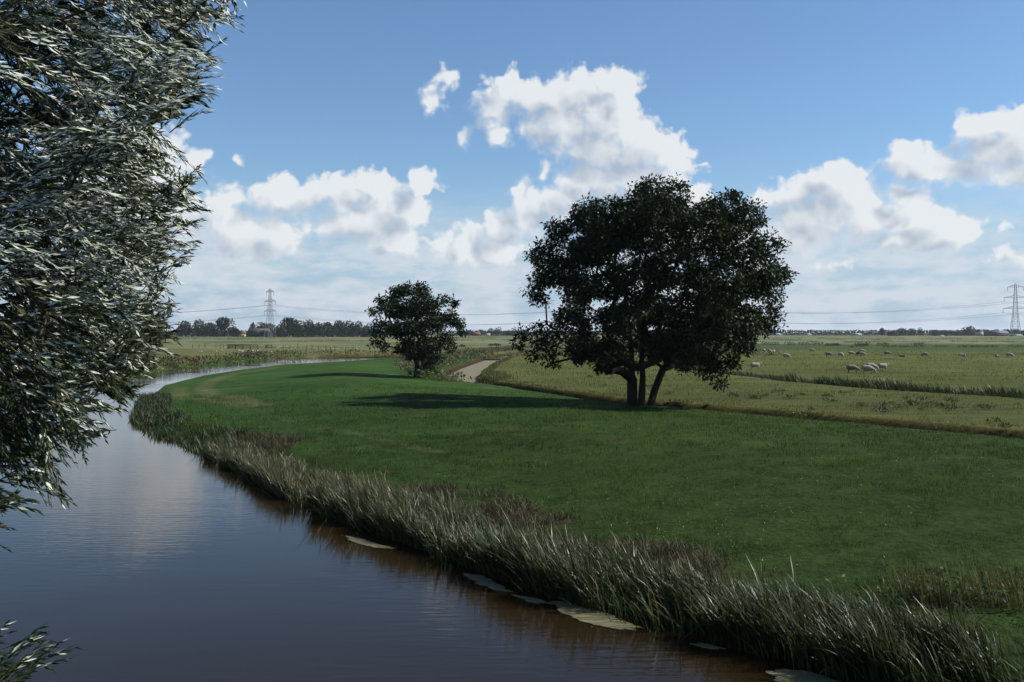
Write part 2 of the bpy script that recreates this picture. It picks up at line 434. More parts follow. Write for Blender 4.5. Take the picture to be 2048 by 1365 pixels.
def ground():
    az = np.concatenate([np.linspace(-180, -60, 25)[:-1], np.linspace(-60, -32, 40)[:-1], np.linspace(-32, 32, 350)[:-1], np.linspace(32, 60, 40)[:-1], np.linspace(60, 180, 25)])
    rr = np.concatenate([[0.0, 2.0], np.exp(np.linspace(math.log(5.0), math.log(420.0), 560)), np.exp(np.linspace(math.log(430.0), math.log(16000.0), 80))])
    A, Rr = np.meshgrid(np.radians(az), rr)
    x, y = np.sin(A) * Rr, np.cos(A) * Rr
    z, dr, e1, e2 = height(x, y, True)
    # which land is it: grass and soil colours
    dx = np.interp(y, _d1[:, 1], _d1[:, 0])
    right = (x > dx)
    c = np.zeros(x.shape + (3,))
    n1, n2, n3 = vnoise(x, y, 9, 21), vnoise(x, y, 2.2, 22), vnoise(x, y, 45, 23)
    mead = np.array([0.0170, 0.0365, 0.0085]) * (0.55 + 0.5 * n1[..., None] + 0.4 * n2[..., None]) * (1 + 0.65 * sstep(35, 110, y))[..., None]  # meadow darker near the eye, vignette and grazing light put into its colour
    mead = mead * np.stack([1 + 0.25 * sstep(0.55, 0.75, n3), np.ones_like(n3), np.ones_like(n3)], -1)
    c[:] = mead
    past = np.array([0.052, 0.061, 0.019]) * (0.75 + 0.5 * n1[..., None])
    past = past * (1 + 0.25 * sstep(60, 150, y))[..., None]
    yel = (sstep(4.5, 1.0, e1) * (0.4 + 0.6 * n2))[..., None]
    past = past * (1 - yel) + np.array([0.078, 0.074, 0.022]) * yel
    c = np.where(right[..., None], past, c)
    # beyond the bend and beyond the pasture
    fy = np.maximum(y, 1.0)
    band = vnoise(x * 0.12 + 40, np.log(fy) * 40, 4.0, 31, 2)
    pal = np.array([[0.075, 0.088, 0.034], [0.125, 0.125, 0.060], [0.056, 0.078, 0.034], [0.115, 0.135, 0.078], [0.14, 0.14, 0.076]])
    bi = np.clip(band * 6.4 - 0.7, 0, 3.999); b0 = bi.astype(int); bf = sstep(0.35, 0.65, bi - b0)[..., None]
    far = pal[b0] * (1 - bf) + pal[b0 + 1] * bf
    strip = (sstep(262, 268, y + x * 0.05) * sstep(392, 384, y) * right)[..., None]
    far = far * (1 - strip) + np.array([0.043, 0.060, 0.023]) * strip
    isfar = np.where(right, sstep(262, 266, y + x * 0.05), sstep(205, 208, y))[..., None]
    isfar = np.maximum(isfar, ((dr > 0) & (x < -30) & (y > 40) & (y < 215) & ~right & (x < np.interp(y, [40, 100, 137, 175, 200, 206], [-37, -49, -50, -50, -47, -36])))[..., None] * 1.0)
    near_left = (isfar[..., 0] > 0) & (y < 330) & ~right
    farleft = np.array([0.080, 0.086, 0.034]) * (0.6 + 0.8 * n1[..., None])
    k = (near_left * sstep(330, 240, y))[..., None]
    far = far * (1 - k) + farleft * k
    c = c * (1 - isfar) + far * isfar
    # dead brown grass along the top of the river bank, worn pale tracks
    onm = (~right) & (y < 190)
    brown = onm * (y < 72) * sstep(4.4, 2.4, dr) * sstep(0.8, 1.5, dr) * sstep(0.44, 0.62, vnoise(x, y, 2.6, 41)) * 0.85 * sstep(60, 42, y)
    brown = brown[..., None]
    c = c * (1 - brown) + np.array([0.034, 0.025, 0.014]) * brown
    for pts, wd, st in (([gnd(560, 730), gnd(470, 741), gnd(425, 755), gnd(405, 768), gnd(430, 785), gnd(520, 815)], 1.2, 0.6), ([gnd(360, 765), gnd(360, 785), gnd(400, 800), gnd(470, 812)], 1.0, 0.5), ([gnd(700, 872), gnd(790, 890), gnd(880, 912)], 0.5, 0.32), ([gnd(470, 812), gnd(600, 850), gnd(700, 872)], 0.6, 0.2)):
        dd = poly_dist(x, y, pts)
        k = (sstep(wd, 0.25 * wd, dd) * st * (0.35 + 0.9 * n2))[..., None]; k = np.clip(k, 0, 1)
        c = c * (1 - k) + np.array([0.10, 0.092, 0.045]) * k
    # bare peat in the ditch and river sides
    soil = np.maximum(sstep(0.8, 0.2, dr), np.maximum(sstep(1.15, 0.5, e1), sstep(0.6, 0.1, e2)))[..., None]
    c = c * (1 - soil) + np.array([0.030, 0.018, 0.011]) * soil
    # patches of dead and mole-turned ground on the meadow
    mole = (onm * sstep(0.70, 0.78, vnoise(x * 0.6, y, 1.3, 51)) * sstep(0.5, 0.6, vnoise(x, y, 12, 52)) * 0.7)[..., None]
    c = c * (1 - mole) + np.array([0.055, 0.042, 0.026]) * mole
    nr, na = x.shape
    i = (np.arange(nr - 1) * na)[:, None]; j = np.arange(na - 1)[None, :]
    q = np.stack([i + j, i + j + 1, i + na + j + 1, i + na + j], -1).reshape(-1, 4)
    # the river's surface: the same cells wherever the land dips below the water
    wet = np.where(x < -0.2 * y, dr, dr) < np.where((y > 62) & (x > -46), 1.3, 0.75)
    wq = q[wet.ravel()[q].any(1)]
    used, inv = np.unique(wq, return_inverse=True)
    global RIVER_MESH
    RIVER_MESH = np_mesh('river', np.column_stack([x.ravel()[used], y.ravel()[used], np.full(len(used), WATER)]), inv.reshape(-1, 4))
    me = np_mesh('ground', np.stack([x, y, z], -1), q, tint=c.reshape(-1, 3), smooth=True)
    m, o = new_mat('grassland')
    co = obj_co()
    f1 = N.noise(co, 5.5, 5, 0.65); f2 = N.noise(co, 0.9, 4, 0.6); f3 = N.noise(N.vmul(co, (0.25, 1, 1)), 0.35, 3, 0.5)
    k = N.m('MAXIMUM', f1 * 2.3 + f2 * 1.2 + f3 * 0.9 - 1.2, 0.25)
    col = N.vmul(attr(), N.xyz(k, k, k))
    col = N.mix((f2.ramp(0.5, 0.75)) * 0.25, col, N.vmul(col, (1.35, 1.05, 0.7)))
    p = principled(col, 0.95, 0.04, f1 + f2, 0.7, 0.12)
    m.node_tree.links.new(p.outputs[0], o.inputs[0])
    return tag(link('ground', me, m), kind='structure')
ground()

# ------------------------------------------------------------------ water
def water_mat():
    m, o = new_mat('river_water')
    co = obj_co()
    rot = N.tree.nodes.new('ShaderNodeMapping'); rot.inputs['Rotation'].default_value = (0, 0, R(14)); rot.inputs['Scale'].default_value = (0.9, 4.2, 1)
    N.put(rot.inputs['Vector'], co)
    a = N.noise(N(rot.outputs[0]), 1.6, 3, 0.5)
    b = N.noise(N.vmul(co, (0.22, 0.9, 1)), 1.0, 3, 0.5)
    calm = N.noise(co, 0.09, 2, 0.5).ramp(0.35, 0.62)
    h = a * (0.06 + 0.94 * calm) * 0.65 + b * 0.38
    dirt = N.noise(co, 0.35, 4, 0.6)
    col = N.mix(dirt, (0.012, 0.0085, 0.0035), (0.018, 0.011, 0.0045))
    p = principled(col, 0.05, 0.22, h, 0.2, 0.05)
    p.inputs['IOR'].default_value = 1.333
    m.node_tree.links.new(p.outputs[0], o.inputs[0])
    return m
WATER_MAT = water_mat()
def poly_sheet(name, pts, z, mat, kind=None):
    bm = bmesh.new()
    f = bm.faces.new([bm.verts.new((x, y, z)) for x, y in pts])
    bmesh.ops.triangulate(bm, faces=[f])
    me = bpy.data.meshes.new(name); bm.to_mesh(me); bm.free()
    for p in me.polygons:
        if p.normal.z < 0: p.flip()
    return tag(link(name, me, mat), kind=kind)
tag(link('river', RIVER_MESH, WATER_MAT), kind='structure')
def offset_line(pts, hw):
    L, Rr = [], []
    for i, p in enumerate(pts):
        a = Vector(pts[max(0, i - 1)]); b = Vector(pts[min(len(pts) - 1, i + 1)]); t = (b - a).normalized(); n = Vector((-t.y, t.x))
        w = hw(p[1]) if callable(hw) else hw
        L.append(tuple(Vector(p) + n * w)); Rr.append(tuple(Vector(p) - n * w))
    return L + Rr[::-1]
poly_sheet('ditch_water', offset_line([p for p in D1 if p[1] < 96], lambda y: float(d1_half(y)) + 0.2), -0.85, WATER_MAT, 'structure')
poly_sheet('reed_ditch_water', offset_line(D2, 0.95), -0.62, WATER_MAT, 'structure')
# the wide arm of the ditch is closed over with pale duckweed
m, o = new_mat('dry_duckweed')
co = obj_co(); a = N.noise(co, 1.2, 5, 0.65); b = N.noise(co, 9, 4, 0.7)
c = N.mix(a.ramp(0.3, 0.7), (0.11, 0.10, 0.062), (0.17, 0.15, 0.105))
c = N.mix(b.ramp(0.5, 0.75), c, (0.13, 0.15, 0.06))
p = principled(c, 0.8, 0.2, b, 0.3, 0.01); m.node_tree.links.new(p.outputs[0], o.inputs[0])
DUCK_GREY = m
_far = [(-4.9, 98.5)] + [p for p in D1 if 100 < p[1]]
poly_sheet('duckweed_ditch', offset_line(_far, lambda y: float(d1_half(y)) + 0.25), -0.80, DUCK_GREY, 'structure')
m, o = new_mat('olive_duckweed')
co = obj_co(); a = N.noise(co, 2.5, 5, 0.65); b = N.noise(co, 28, 3, 0.7)
c = N.mix(a.ramp(0.3, 0.7), (0.11, 0.108, 0.052), (0.17, 0.155, 0.088)); c = N.mix(b.ramp(0.45, 0.8), c, (0.06, 0.064, 0.026))
p = principled(c, 0.8, 0.2, b, 0.4, 0.006); m.node_tree.links.new(p.outputs[0], o.inputs[0])
DUCK_OLIVE = m
def duckweed_mat(px, label, seed):
    r = np.random.default_rng(seed)
    w = [Vector(gnd(x, y, WATER)) + Vector((-0.40, -0.28)) for x, y in px]
    pts = []
    for i in range(len(w)):
        a, b = w[i], w[(i + 1) % len(w)]
        for t in np.linspace(0, 1, 12, endpoint=False):
            q = a.lerp(b, float(t)); k = min(0.03, (b - a).length * 0.02)
            wv = 0.05 * math.sin(7.0 * t + 2 * i + seed) + 0.03 * math.sin(17.0 * t + i)
            pts.append((q.x + r.normal(0, k) + wv, q.y + r.normal(0, k) - wv * 0.7))
    cx, cy = np.mean(pts, 0)
    bm = bmesh.new()
    f = bm.faces.new([bm.verts.new((x - cx, y - cy, 0)) for x, y in pts])
    e = bmesh.ops.extrude_face_region(bm, geom=[f])
    for v in e['geom']:
        if isinstance(v, bmesh.types.BMVert): v.co.z += 0.012
    bmesh.ops.recalc_face_normals(bm, faces=bm.faces); bmesh.ops.triangulate(bm, faces=bm.faces)
    me = bpy.data.meshes.new('duckweed_patch'); bm.to_mesh(me); bm.free()
    tag(link('duckweed_patch', me, DUCK_OLIVE, loc=(cx, cy, WATER + 0.004)), label, 'duckweed', 'duckweed patches along the reeds')
duckweed_mat([(1575, 1331), (1640, 1329), (1700, 1345), (1760, 1372), (1640, 1372), (1600, 1352)], 'broad olive duckweed patch cut by the bottom edge of the picture', 1)
duckweed_mat([(1140, 1196), (1185, 1199), (1240, 1216), (1300, 1240), (1326, 1249), (1285, 1252), (1225, 1242), (1170, 1222)], 'long tongue of olive duckweed in the middle of the reed edge', 2)
duckweed_mat([(962, 1142), (1000, 1146), (1040, 1166), (1062, 1178), (1030, 1175), (990, 1160)], 'thin olive duckweed streak just before the long tongue', 3)
duckweed_mat([(1065, 1184), (1110, 1190), (1140, 1200), (1105, 1199)], 'small olive duckweed sliver joining the long tongue', 4)
duckweed_mat([(718, 1067), (760, 1075), (800, 1087), (830, 1094), (785, 1092), (745, 1082)], 'olive duckweed patch farthest along the reeds', 5)
duckweed_mat([(1425, 1279), (1455, 1279), (1490, 1289), (1450, 1287)], 'tiny duckweed fleck in the dark reflection of the reeds', 6)

# ------------------------------------------------------------------ plant materials
GRASS = leaf_mat('grass_blade', 0.6, 0.08, 0.34)
REED = leaf_mat('reed_blade', 0.38, 0.19, 0.12)
FOLIAGE = leaf_mat('tree_leaf', 0.55, 0.15, 0.14)
HERB = leaf_mat('herb_leaf', 0.55, 0.25, 0.2)
FAR_LEAF = leaf_mat('far_tree_leaf', 0.7, 0.15, 0.15)
def bark(name, col):
    m, o = new_mat(name)
    co = obj_co(); v = N.vmul(co, (1, 1, 0.22))
    n = N.noise(v, 9, 6, 0.65); w = N.node('ShaderNodeTexVoronoi', {'Vector': v, 'Scale': 14}, feature='DISTANCE_TO_EDGE')
    c = N.mix(n, tuple(x * 0.45 for x in col), tuple(x * 1.3 for x in col))
    p = principled(c, 0.9, 0.15, n + w.ramp(0, 0.25), 0.8, 0.04)
    m.node_tree.links.new(p.outputs[0], o.inputs[0]); return m
BARK = bark('rough_bark', (0.035, 0.029, 0.023))
WBARK = bark('willow_bark', (0.06, 0.052, 0.038))

def colour(n, base, vary=0.3, hue=0.12, r=rng):
    k = r.uniform(1 - vary, 1 + vary, (n, 1))
    c = np.array(base)[None, :] * k
    c[:, 0] *= r.uniform(1 - hue, 1 + 2 * hue, n); c[:, 2] *= r.uniform(1 - hue, 1 + hue, n)
    return c

# ------------------------------------------------------------------ tree builder: limbs grown towards leafy lobes
def grow_limbs(stems, targets, tip=0.02, drop=0.35):
    """stems: polylines from the ground; targets: points to reach, nearest first. returns nodes, parents"""
    P, par = [], []
    for s in stems:
        prev = -1
        for k, p in enumerate(s):
            P.append(np.array(p, float)); par.append(prev); prev = len(P) - 1
    base = np.array(stems[0][0], float)
    order = sorted(range(len(targets)), key=lambda i: np.linalg.norm(targets[i] - base))
    ends = []
    for i in order:
        t = targets[i]
        A = np.array(P); d = t - A; L = np.linalg.norm(d, axis=1)
        cost = L + np.maximum(0, A[:, 2] - t[2]) * drop + 0.25 * np.maximum(0, 1.6 - (A[:, 2] - base[2])) * 4
        j = int(np.argmin(cost)); a = P[j]
        n = max(1, int(L[j] / 0.9)); prev = j
        pd = a - P[par[j]] if par[j] >= 0 else np.array([0, 0, 1.0]); pd = pd / (np.linalg.norm(pd) + 1e-9)
        for k in range(1, n + 1):
            u = k / n
            q = a + (t - a) * u + pd * L[j] * 0.22 * u * (1 - u) * 2 + rng.normal(0, 0.05 * L[j] / n + 0.01, 3) * (u < 1)
            P.append(q); par.append(prev); prev = len(P) - 1
        ends.append(prev)
    par = np.array(par); P = np.array(P)
    area = np.zeros(len(P))
    for e in ends: area[e] += tip ** 2
    for i in range(len(P) - 1, -1, -1):
        if area[i] == 0: area[i] = tip ** 2 * 0.5
        if par[i] >= 0: area[par[i]] += area[i]
    return P, par, np.sqrt(area)
def limb_meshes(P, par, rad, split, flare=1.0):
    """edges as tapered tubes, thick ones and thin ones apart"""
    thick, thin = [], []
    for i in range(len(P)):
        j = par[i]
        if j < 0: continue
        r0, r1 = rad[j], rad[i]
        r0 = min(r0, r1 * 1.35 + 0.01)
        (thick if r1 > split else thin).append((np.array([P[j], P[i]]), (r0, r1)))
    return thick, thin
def two_tubes(lst, sides):
    p0 = np.array([p[0] for p, r in lst]); p1 = np.array([p[1] for p, r in lst]); r0 = np.array([r[0] for p, r in lst]); r1 = np.array([r[1] for p, r in lst])
    t = unit(p1 - p0)
    ref = np.where(np.abs(t[:, 2:3]) > 0.9, np.array([[1.0, 0, 0]]), np.array([[0, 0, 1.0]]))
    a = unit(np.cross(t, ref)); b = np.cross(t, a)
    an = np.linspace(0, 2 * math.pi, sides, endpoint=False)
    ring = np.cos(an)[None, :, None] * a[:, None, :] + np.sin(an)[None, :, None] * b[:, None, :]
    v = np.stack([p0[:, None, :] + ring * r0[:, None, None], (p1 + t * r1[:, None] * 0.3)[:, None, :] + ring * r1[:, None, None]], 1).reshape(-1, 3)
    i = (np.arange(len(lst)) * 2 * sides)[:, None]; j = np.arange(sides)[None, :]; k = (j + 1) % sides
    q = np.stack([i + j, i + k, i + sides + k, i + sides + j], -1).reshape(-1, 4)
    return v, q

def leafy_tufts(c, rad, per, length, width, base, dark=None, outward=None, r=rng):
    """n tufts of leaves round centres c"""
    n = len(c); N_ = n * per
    cc = np.repeat(c, per, 0); rr = np.repeat(rad, per)
    d = unit(r.normal(0, 1, (N_, 3))); d[:, 2] = d[:, 2] * 0.8 + 0.05
    pos = cc + d * (rr * r.uniform(0.15, 1.0, N_) ** 0.6)[:, None]
    dirv = unit(d + r.normal(0, 0.55, (N_, 3)) + np.array([0, 0, -0.35]))
    nr = unit(r.normal(0, 0.6, (N_, 3)) + np.array([0, 0, 0.9]))
    ln = length * r.uniform(0.6, 1.25, N_); wd = width * r.uniform(0.7, 1.25, N_)
    tuft = np.repeat(r.uniform(0.72, 1.3, (n, 1)), per, 0)
    return cards(pos, dirv, nr, ln, wd, colour(N_, base, 0.25, 0.15, r) * tuft)

def lobed_tree(name, label, cat, basepx, Y, lobes, stems_px, mid, half, depth, leaf, base_col, density, seed, tip=0.03, split=0.07, twig=1.0, shrink=0, stem_r=(0.3, 0.1)):
    """crown given as lobes (pixel x, y, r) in the tree's own upright plane, spread through its depth"""
    r = np.random.default_rng(seed)
    s = Y / F
    def w(x, y, dy=0.0):
        p = at(x, y, Y); return np.array([p.x, Y + dy, p.z])
    b = w(*basepx); b[2] = gz(b[0], b[1])
    L = []
    for (x, y, rp) in lobes:
        e = 1 - ((x - mid[0]) / half[0]) ** 2 - ((y - mid[1]) / half[1]) ** 2
        D = depth * math.sqrt(max(0.02, e)); rm = max(rp - shrink, 7) * s
        k = 1 if D < depth * 0.45 else (2 if D < depth * 0.75 else 3)
        offs = [r.uniform(-0.35, 0.35)] if k == 1 else ([-0.62, 0.62] if k == 2 else [-0.8, 0.0, 0.8])
        for q in offs:
            dy = D * (q + r.uniform(-0.15, 0.15))
            j = r.normal(0, 0.12 * rm, 2) if k > 1 and abs(q) > 0.3 else (0, 0)
            pt = w(x, y); L.append((pt + np.array([j[0], dy, j[1]]), rm * (1.0 if k == 1 else 0.92)))
    C, Rd, owner = [], [], []
    for i, (c, rm) in enumerate(L):
        n = max(5, int(density * rm ** 2))
        d = unit(r.normal(0, 1, (n, 3)))
        pos = c + d * (rm * r.uniform(0.45, 1.0, n) ** 0.5)[:, None] * np.array([1, 1, 0.92])
        C.append(pos); Rd.append(r.uniform(0.30, 0.58, n) * twig); owner += [i] * n
    C = np.concatenate(C); Rd = np.concatenate(Rd)
    stems = [[w(x, y, dy) if k else np.array([w(x, y, dy)[0], Y + dy, gz(w(x, y, dy)[0], Y + dy) - 0.15]) for k, (x, y, dy) in enumerate(st)] for st in stems_px]
    cen = [c for c, _ in L]
    allt = cen + [C[i] for i in range(0, len(C), 2)]
    P, par, rad = grow_limbs(stems, allt, tip)
    i = 0
    for k, st in enumerate(stems):                    # the stems keep their real girth
        for j in range(len(st)):
            rad[i] = max(rad[i], (stem_r[0] + (stem_r[1] - stem_r[0]) * (j / (len(st) - 1)) ** 0.8) * (1 - 0.08 * k)); i += 1
    root = empty(name, tuple(b))
    tag(root, label, cat)
    off = np.array([b[0], b[1], b[2]])
    thick, thin = limb_meshes(P, par, rad, split)
    # trunk flare
    v, q = two_tubes(thick, 9)
    k = np.clip(1 - (v[:, 2] - b[2]) / 0.8, 0, 1)[:, None]
    ctr = np.array([b[0], b[1], 0]); v = v + (v - ctr) * np.array([1, 1, 0]) * k ** 2 * 0.08
    o = link('trunk', np_mesh('trunk', v - off, q, smooth=True), BARK, root)
    v, q = two_tubes(thin, 4)
    o = tag(link('branches', np_mesh('branches', v - off, q), BARK, root), kind='stuff')
    v, q, t = leafy_tufts(C, Rd, leaf[2], leaf[0], leaf[1], base_col, r=r)
    o = tag(link('crown', np_mesh('crown', v - off, q, tint=t), FOLIAGE, root), kind='stuff')
    return root

BIG = [(1295,398,44),(1258,412,34),(1335,402,38),(1180,428,36),(1215,430,36),(1155,440,28),(1440,425,40),(1420,405,20),(1470,440,38),(1505,452,24),(1520,440,14),
 (1118,470,30),(1105,455,12),(1088,508,34),(1068,510,18),(1080,560,28),(1068,585,22),(1075,605,24),(1118,548,38),(1050,668,20),(1042,690,16),(1092,672,38),(1065,712,14),(1105,716,22),(1150,640,44),(1165,690,44),(1150,722,20),
 (1225,700,42),(1205,735,16),(1255,728,18),(1525,505,36),(1545,555,32),(1548,600,28),(1520,560,40),(1552,642,24),(1530,655,26),(1500,640,40),(1480,690,30),(1400,700,48),(1428,755,20),(1440,770,12),(1440,725,28),(1350,695,40),(1385,738,18),
 (1200,490,52),(1290,465,54),(1375,470,50),(1450,500,54),(1235,560,46),(1320,540,50),(1405,570,54),(1480,570,46),(1160,510,40),(1160,580,40),(1290,620,50),(1380,640,52),(1445,640,48),(1230,640,44),(1310,690,40),(1340,430,36),(1390,430,24),(1245,470,40)]
lobed_tree('walnut_tree', 'large dark multi-stemmed tree with a broad round crown, at the meadow edge', 'tree', (1283, 812), 63.6, BIG,
  [[(1266, 815, 0.0), (1264, 760, -0.1), (1262, 700, -0.2), (1255, 630, -0.5), (1240, 560, -0.8)],
   [(1281, 815, -0.3), (1284, 755, -0.4), (1280, 690, -0.6), (1290, 610, -0.6), (1300, 520, -0.3)],
   [(1298, 816, -0.1), (1310, 780, 0.1), (1328, 738, 0.3), (1360, 680, 0.6), (1410, 600, 0.9)]],
  (1310, 570), (265, 215), 7.2, (0.27, 0.125, 26), (0.011, 0.021, 0.007), 33.0, 7, tip=0.009, split=0.06, twig=0.9, shrink=6, stem_r=(0.27, 0.08))
SMALL = [(815,578,17),(792,588,18),(842,584,18),(770,604,16),(752,622,12),(742,620,8),(760,648,14),(790,622,22),(828,616,24),(864,614,18),(886,602,12),(908,606,10),(902,636,17),(870,646,22),(830,656,24),(792,660,20),(757,668,12),(748,686,9),(766,690,9),(915,652,14),(926,664,9),(893,682,17),(862,690,20),(846,712,18),(868,722,15),(905,700,9),(818,690,18),(850,738,12),(868,742,10),(820,712,10),(800,700,10)]
lobed_tree('young_tree', 'smaller dark tree with an open crown beside the duckweed ditch', 'tree', (834, 757), 101.7, SMALL,
  [[(832, 757, 0.0), (834, 735, 0.0), (838, 705, 0.1), (835, 660, 0.0)], [(834, 757, 0.1), (833, 725, -0.2), (818, 700, -0.3), (795, 660, -0.3)]],
  (835, 645), (95, 95), 4.2, (0.36, 0.18, 18), (0.013, 0.024, 0.009), 30.0, 9, tip=0.010, split=0.05, twig=0.95, shrink=3, stem_r=(0.30, 0.08))

# ------------------------------------------------------------------ silver willow in the left foreground
def willow():
    r = np.random.default_rng(3)
    edge = [(-400, 470), (0, 488), (40, 480), (75, 470), (95, 425), (120, 448), (200, 435), (224, 415), (236, 335), (250, 290), (284, 292), (300, 345), (316, 405), (330, 425), (352, 400), (380, 405), (408, 428), (440, 395), (490, 408), (520, 375), (560, 360), (590, 345), (625, 372), (655, 335), (690, 395), (715, 330), (760, 285), (800, 275), (850, 205), (875, 215), (920, 165), (960, 120), (1000, 150), (1018, 40), (1060, -60), (1400, -300)]
    ey, ex = np.array([e[0] for e in edge]), np.array([e[1] for e in edge])
    def project(p):
        dz = p[:, 2] - CAM_H; Y = p[:, 1]; c, s = math.cos(PITCH), math.sin(PITCH)
        yy = c * Y - s * dz; zz = s * Y + c * dz
        return CX + F * p[:, 0] / yy, CY - F * zz / yy
    # boughs: sprays of shoots round a leading twig, through the crown's volume and inside its outline
    def inside_crown(p):
        return (((p[:, 0] + 5.9) / 4.6) ** 2 + ((p[:, 1] - 8.2) / 3.0) ** 2 + ((p[:, 2] - 6.4) / 4.3) ** 2) < 1.0
    n = 9000
    T = np.stack([r.uniform(-9.5, -1.4, n), r.uniform(5.7, 9.6, n), r.uniform(2.2, 10.5, n)], 1)
    T = T[inside_crown(T)]
    def airy(p):                                       # openings through the crown where the sky shows
        g = vnoise(p[:, 0] / p[:, 1] * 7.5 + 20, (p[:, 2] - 3) / p[:, 1] * 7.5, 0.42, 77, 2)
        return r.random(len(p)) < sstep(0.27, 0.40, g)
    T = T[airy(T)]
    px, py = project(T); lim = np.interp(py, ey, ex)
    out = (px < -150) | (py < -200)
    T = T[(px < lim - 4) & (r.random(len(T)) < np.where(out, 0.025, 0.155))]
    # boughs that make the outline
    k = 72
    yy = np.linspace(-30, 1000, k) + r.uniform(-10, 10, k); xx = np.interp(yy, ey, ex) - r.uniform(-4, 16, k)
    T = np.concatenate([T, np.array([at(a, b, c) for a, b, c in zip(xx, yy, r.uniform(6.3, 8.2, k))])])
    m = len(T); _, py = project(T)
    bd = unit(np.stack([r.normal(0.85, 0.22, m), r.normal(-0.15, 0.42, m), r.normal(0.06, 0.32, m)], 1)
              + sstep(640, 960, py)[:, None] * np.array([[-0.15, 0, -0.55]]) + sstep(260, 0, py)[:, None] * np.array([[0.0, 0, -0.22]]))
    per_b = 12
    back = (np.arange(per_b) / per_b)[None, :] * r.uniform(0.55, 1.0, (m, 1))
    lat = r.normal(0, 1, (m, per_b, 3)); lat -= (lat * bd[:, None]).sum(-1, keepdims=True) * bd[:, None]; lat = unit(lat)
    P = (T[:, None] - bd[:, None] * back[..., None] + lat * (0.05 + 0.30 * back * r.random((m, per_b)))[..., None] - np.array([0, 0, 0.10]) * (back[..., None] < 0.15)).reshape(-1, 3)
    d = unit(bd[:, None] + lat * r.uniform(0.15, 0.65, (m, per_b, 1)) + np.array([0.1, 0, -0.05])).reshape(-1, 3)
    px, py = project(P); ok = px < np.interp(py, ey, ex) + 6
    P, d = P[ok], d[ok]
    # the shaded depth of the crown behind them
    k = 9000
    Q = np.stack([r.uniform(-8.5, -1.9, k), r.uniform(8.6, 10.9, k), r.uniform(2.4, 10.0, k)], 1)
    px, py = project(Q); Q = Q[inside_crown(Q) & (px < np.interp(py, ey, ex) - 34) & (px > -200) & (py > -250) & airy(Q)][:1500]
    P = np.concatenate([P, Q]); d = np.concatenate([d, unit(r.normal(0, 0.5, (len(Q), 3)) + [0.7, 0, -0.15])])
    ln = r.uniform(0.30, 0.58, len(P))
    n_crown = len(P)
    # a few separate low sprays by the water
    for (x, y, Yd, n_, up) in ((150, 1288, 6.6, 7, 0.45), (100, 1260, 6.4, 8, 0.9), (60, 1330, 6.2, 10, 0.5), (110, 1355, 6.3, 8, 0.35), (20, 1235, 6.0, 5, 0.8), (10, 1300, 6.0, 6, 0.5), (80, 995, 6.4, 3, 0.25), (82, 1020, 6.5, 3, 0.05), (40, 1050, 6.3, 2, 0.1), (30, 1098, 6.4, 2, 0.05), (165, 1002, 6.6, 2, -0.35)):
        for q in range(n_):
            p = np.array(at(x - r.uniform(0, 50), y + r.uniform(-8, 50) * (1 if y > 1200 else 0.15), Yd + r.normal(0, 0.25)))
            P = np.concatenate([P, p[None]]); d = np.concatenate([d, unit(np.array([[r.normal(0.8, 0.15), r.normal(0, 0.3), r.normal(up, 0.15)]]))]); ln = np.concatenate([ln, [r.uniform(0.35, 0.6)]])
    n = len(P)
    # each shoot: an arched twig ending at P, leaves set alternately, swept forward
    droop = r.uniform(0.05, 0.45, n)
    per = 22
    u = np.linspace(0.06, 1.0, per)[None, :] + r.normal(0, 0.012, (n, per))
    sag = np.array([0, 0, -1.0])
    start = P - d * ln[:, None] + np.array([0, 0, 1.0]) * (droop * ln * 0.5)[:, None]
    ctrl = P - d * (ln * 0.45)[:, None] + np.array([0, 0, 1.0]) * (droop * ln * 0.75)[:, None]
    uu = np.clip(u, 0, 1)[..., None]
    pos = start[:, None] * (1 - uu) ** 2 + ctrl[:, None] * 2 * uu * (1 - uu) + P[:, None] * uu ** 2
    tan = unit((ctrl - start)[:, None] * 2 * (1 - uu) + (P - ctrl)[:, None] * 2 * uu)
    side = unit(np.cross(tan, np.array([0, 0, 1.0])))
    upv = np.cross(side, tan)
    ph = (np.arange(per) * 2.4)[None, :] + r.uniform(0, 6.28, (n, 1))
    radial = np.cos(ph)[..., None] * side + np.sin(ph)[..., None] * upv * 0.7
    spread = r.uniform(0.35, 0.75, (n, per, 1)) * (1.1 - 0.5 * uu)
    ld = unit(tan + radial * spread + np.array([0.22, 0, -0.12]) + r.normal(0, 0.10, (n, per, 3)))
    nrm = unit(radial * 0.35 + upv * 0.6 + np.array([0.30, -0.50, 0.15]) + r.normal(0, 0.5, (n, per, 3)))
    # wind turns sprays silver side out; fewer behind and low, shade put into colour
    gust = vnoise(P[:, 0] * 1.0 + P[:, 1] * 0.7, P[:, 2] * 1.6, 0.6, 72, 2)
    turn = r.random((n, per)) < (np.clip(0.26 + (gust - 0.5) * 4.0, 0.02, 0.95) * np.where(P[:, 1] > 8.5, 0.1, 1.0) * (1 - 0.55 * sstep(560, 800, project(P)[1])))[:, None]
    nrm = np.where(turn[..., None], -nrm, nrm)
    length = r.uniform(0.062, 0.108, (n, per)) * (1.05 - 0.35 * uu[..., 0]) * (1 + 0.8 * sstep(8.4, 9.2, P[:, 1]))[:, None]
    width = length * r.uniform(0.17, 0.24, (n, per))
    pos, ld, nrm, length, width = pos.reshape(-1, 3), ld.reshape(-1, 3), nrm.reshape(-1, 3), length.ravel(), width.ravel()
    s = unit(np.cross(ld, nrm)); nn = np.cross(s, ld)
    # unit leaf: slender, keeled along the midrib, tip bent down
    U = np.array([[0, 0, 0], [0.42, -0.5, 0.12], [0.45, 0, -0.06], [0.42, 0.5, 0.12], [1.0, 0, -0.40]], float)
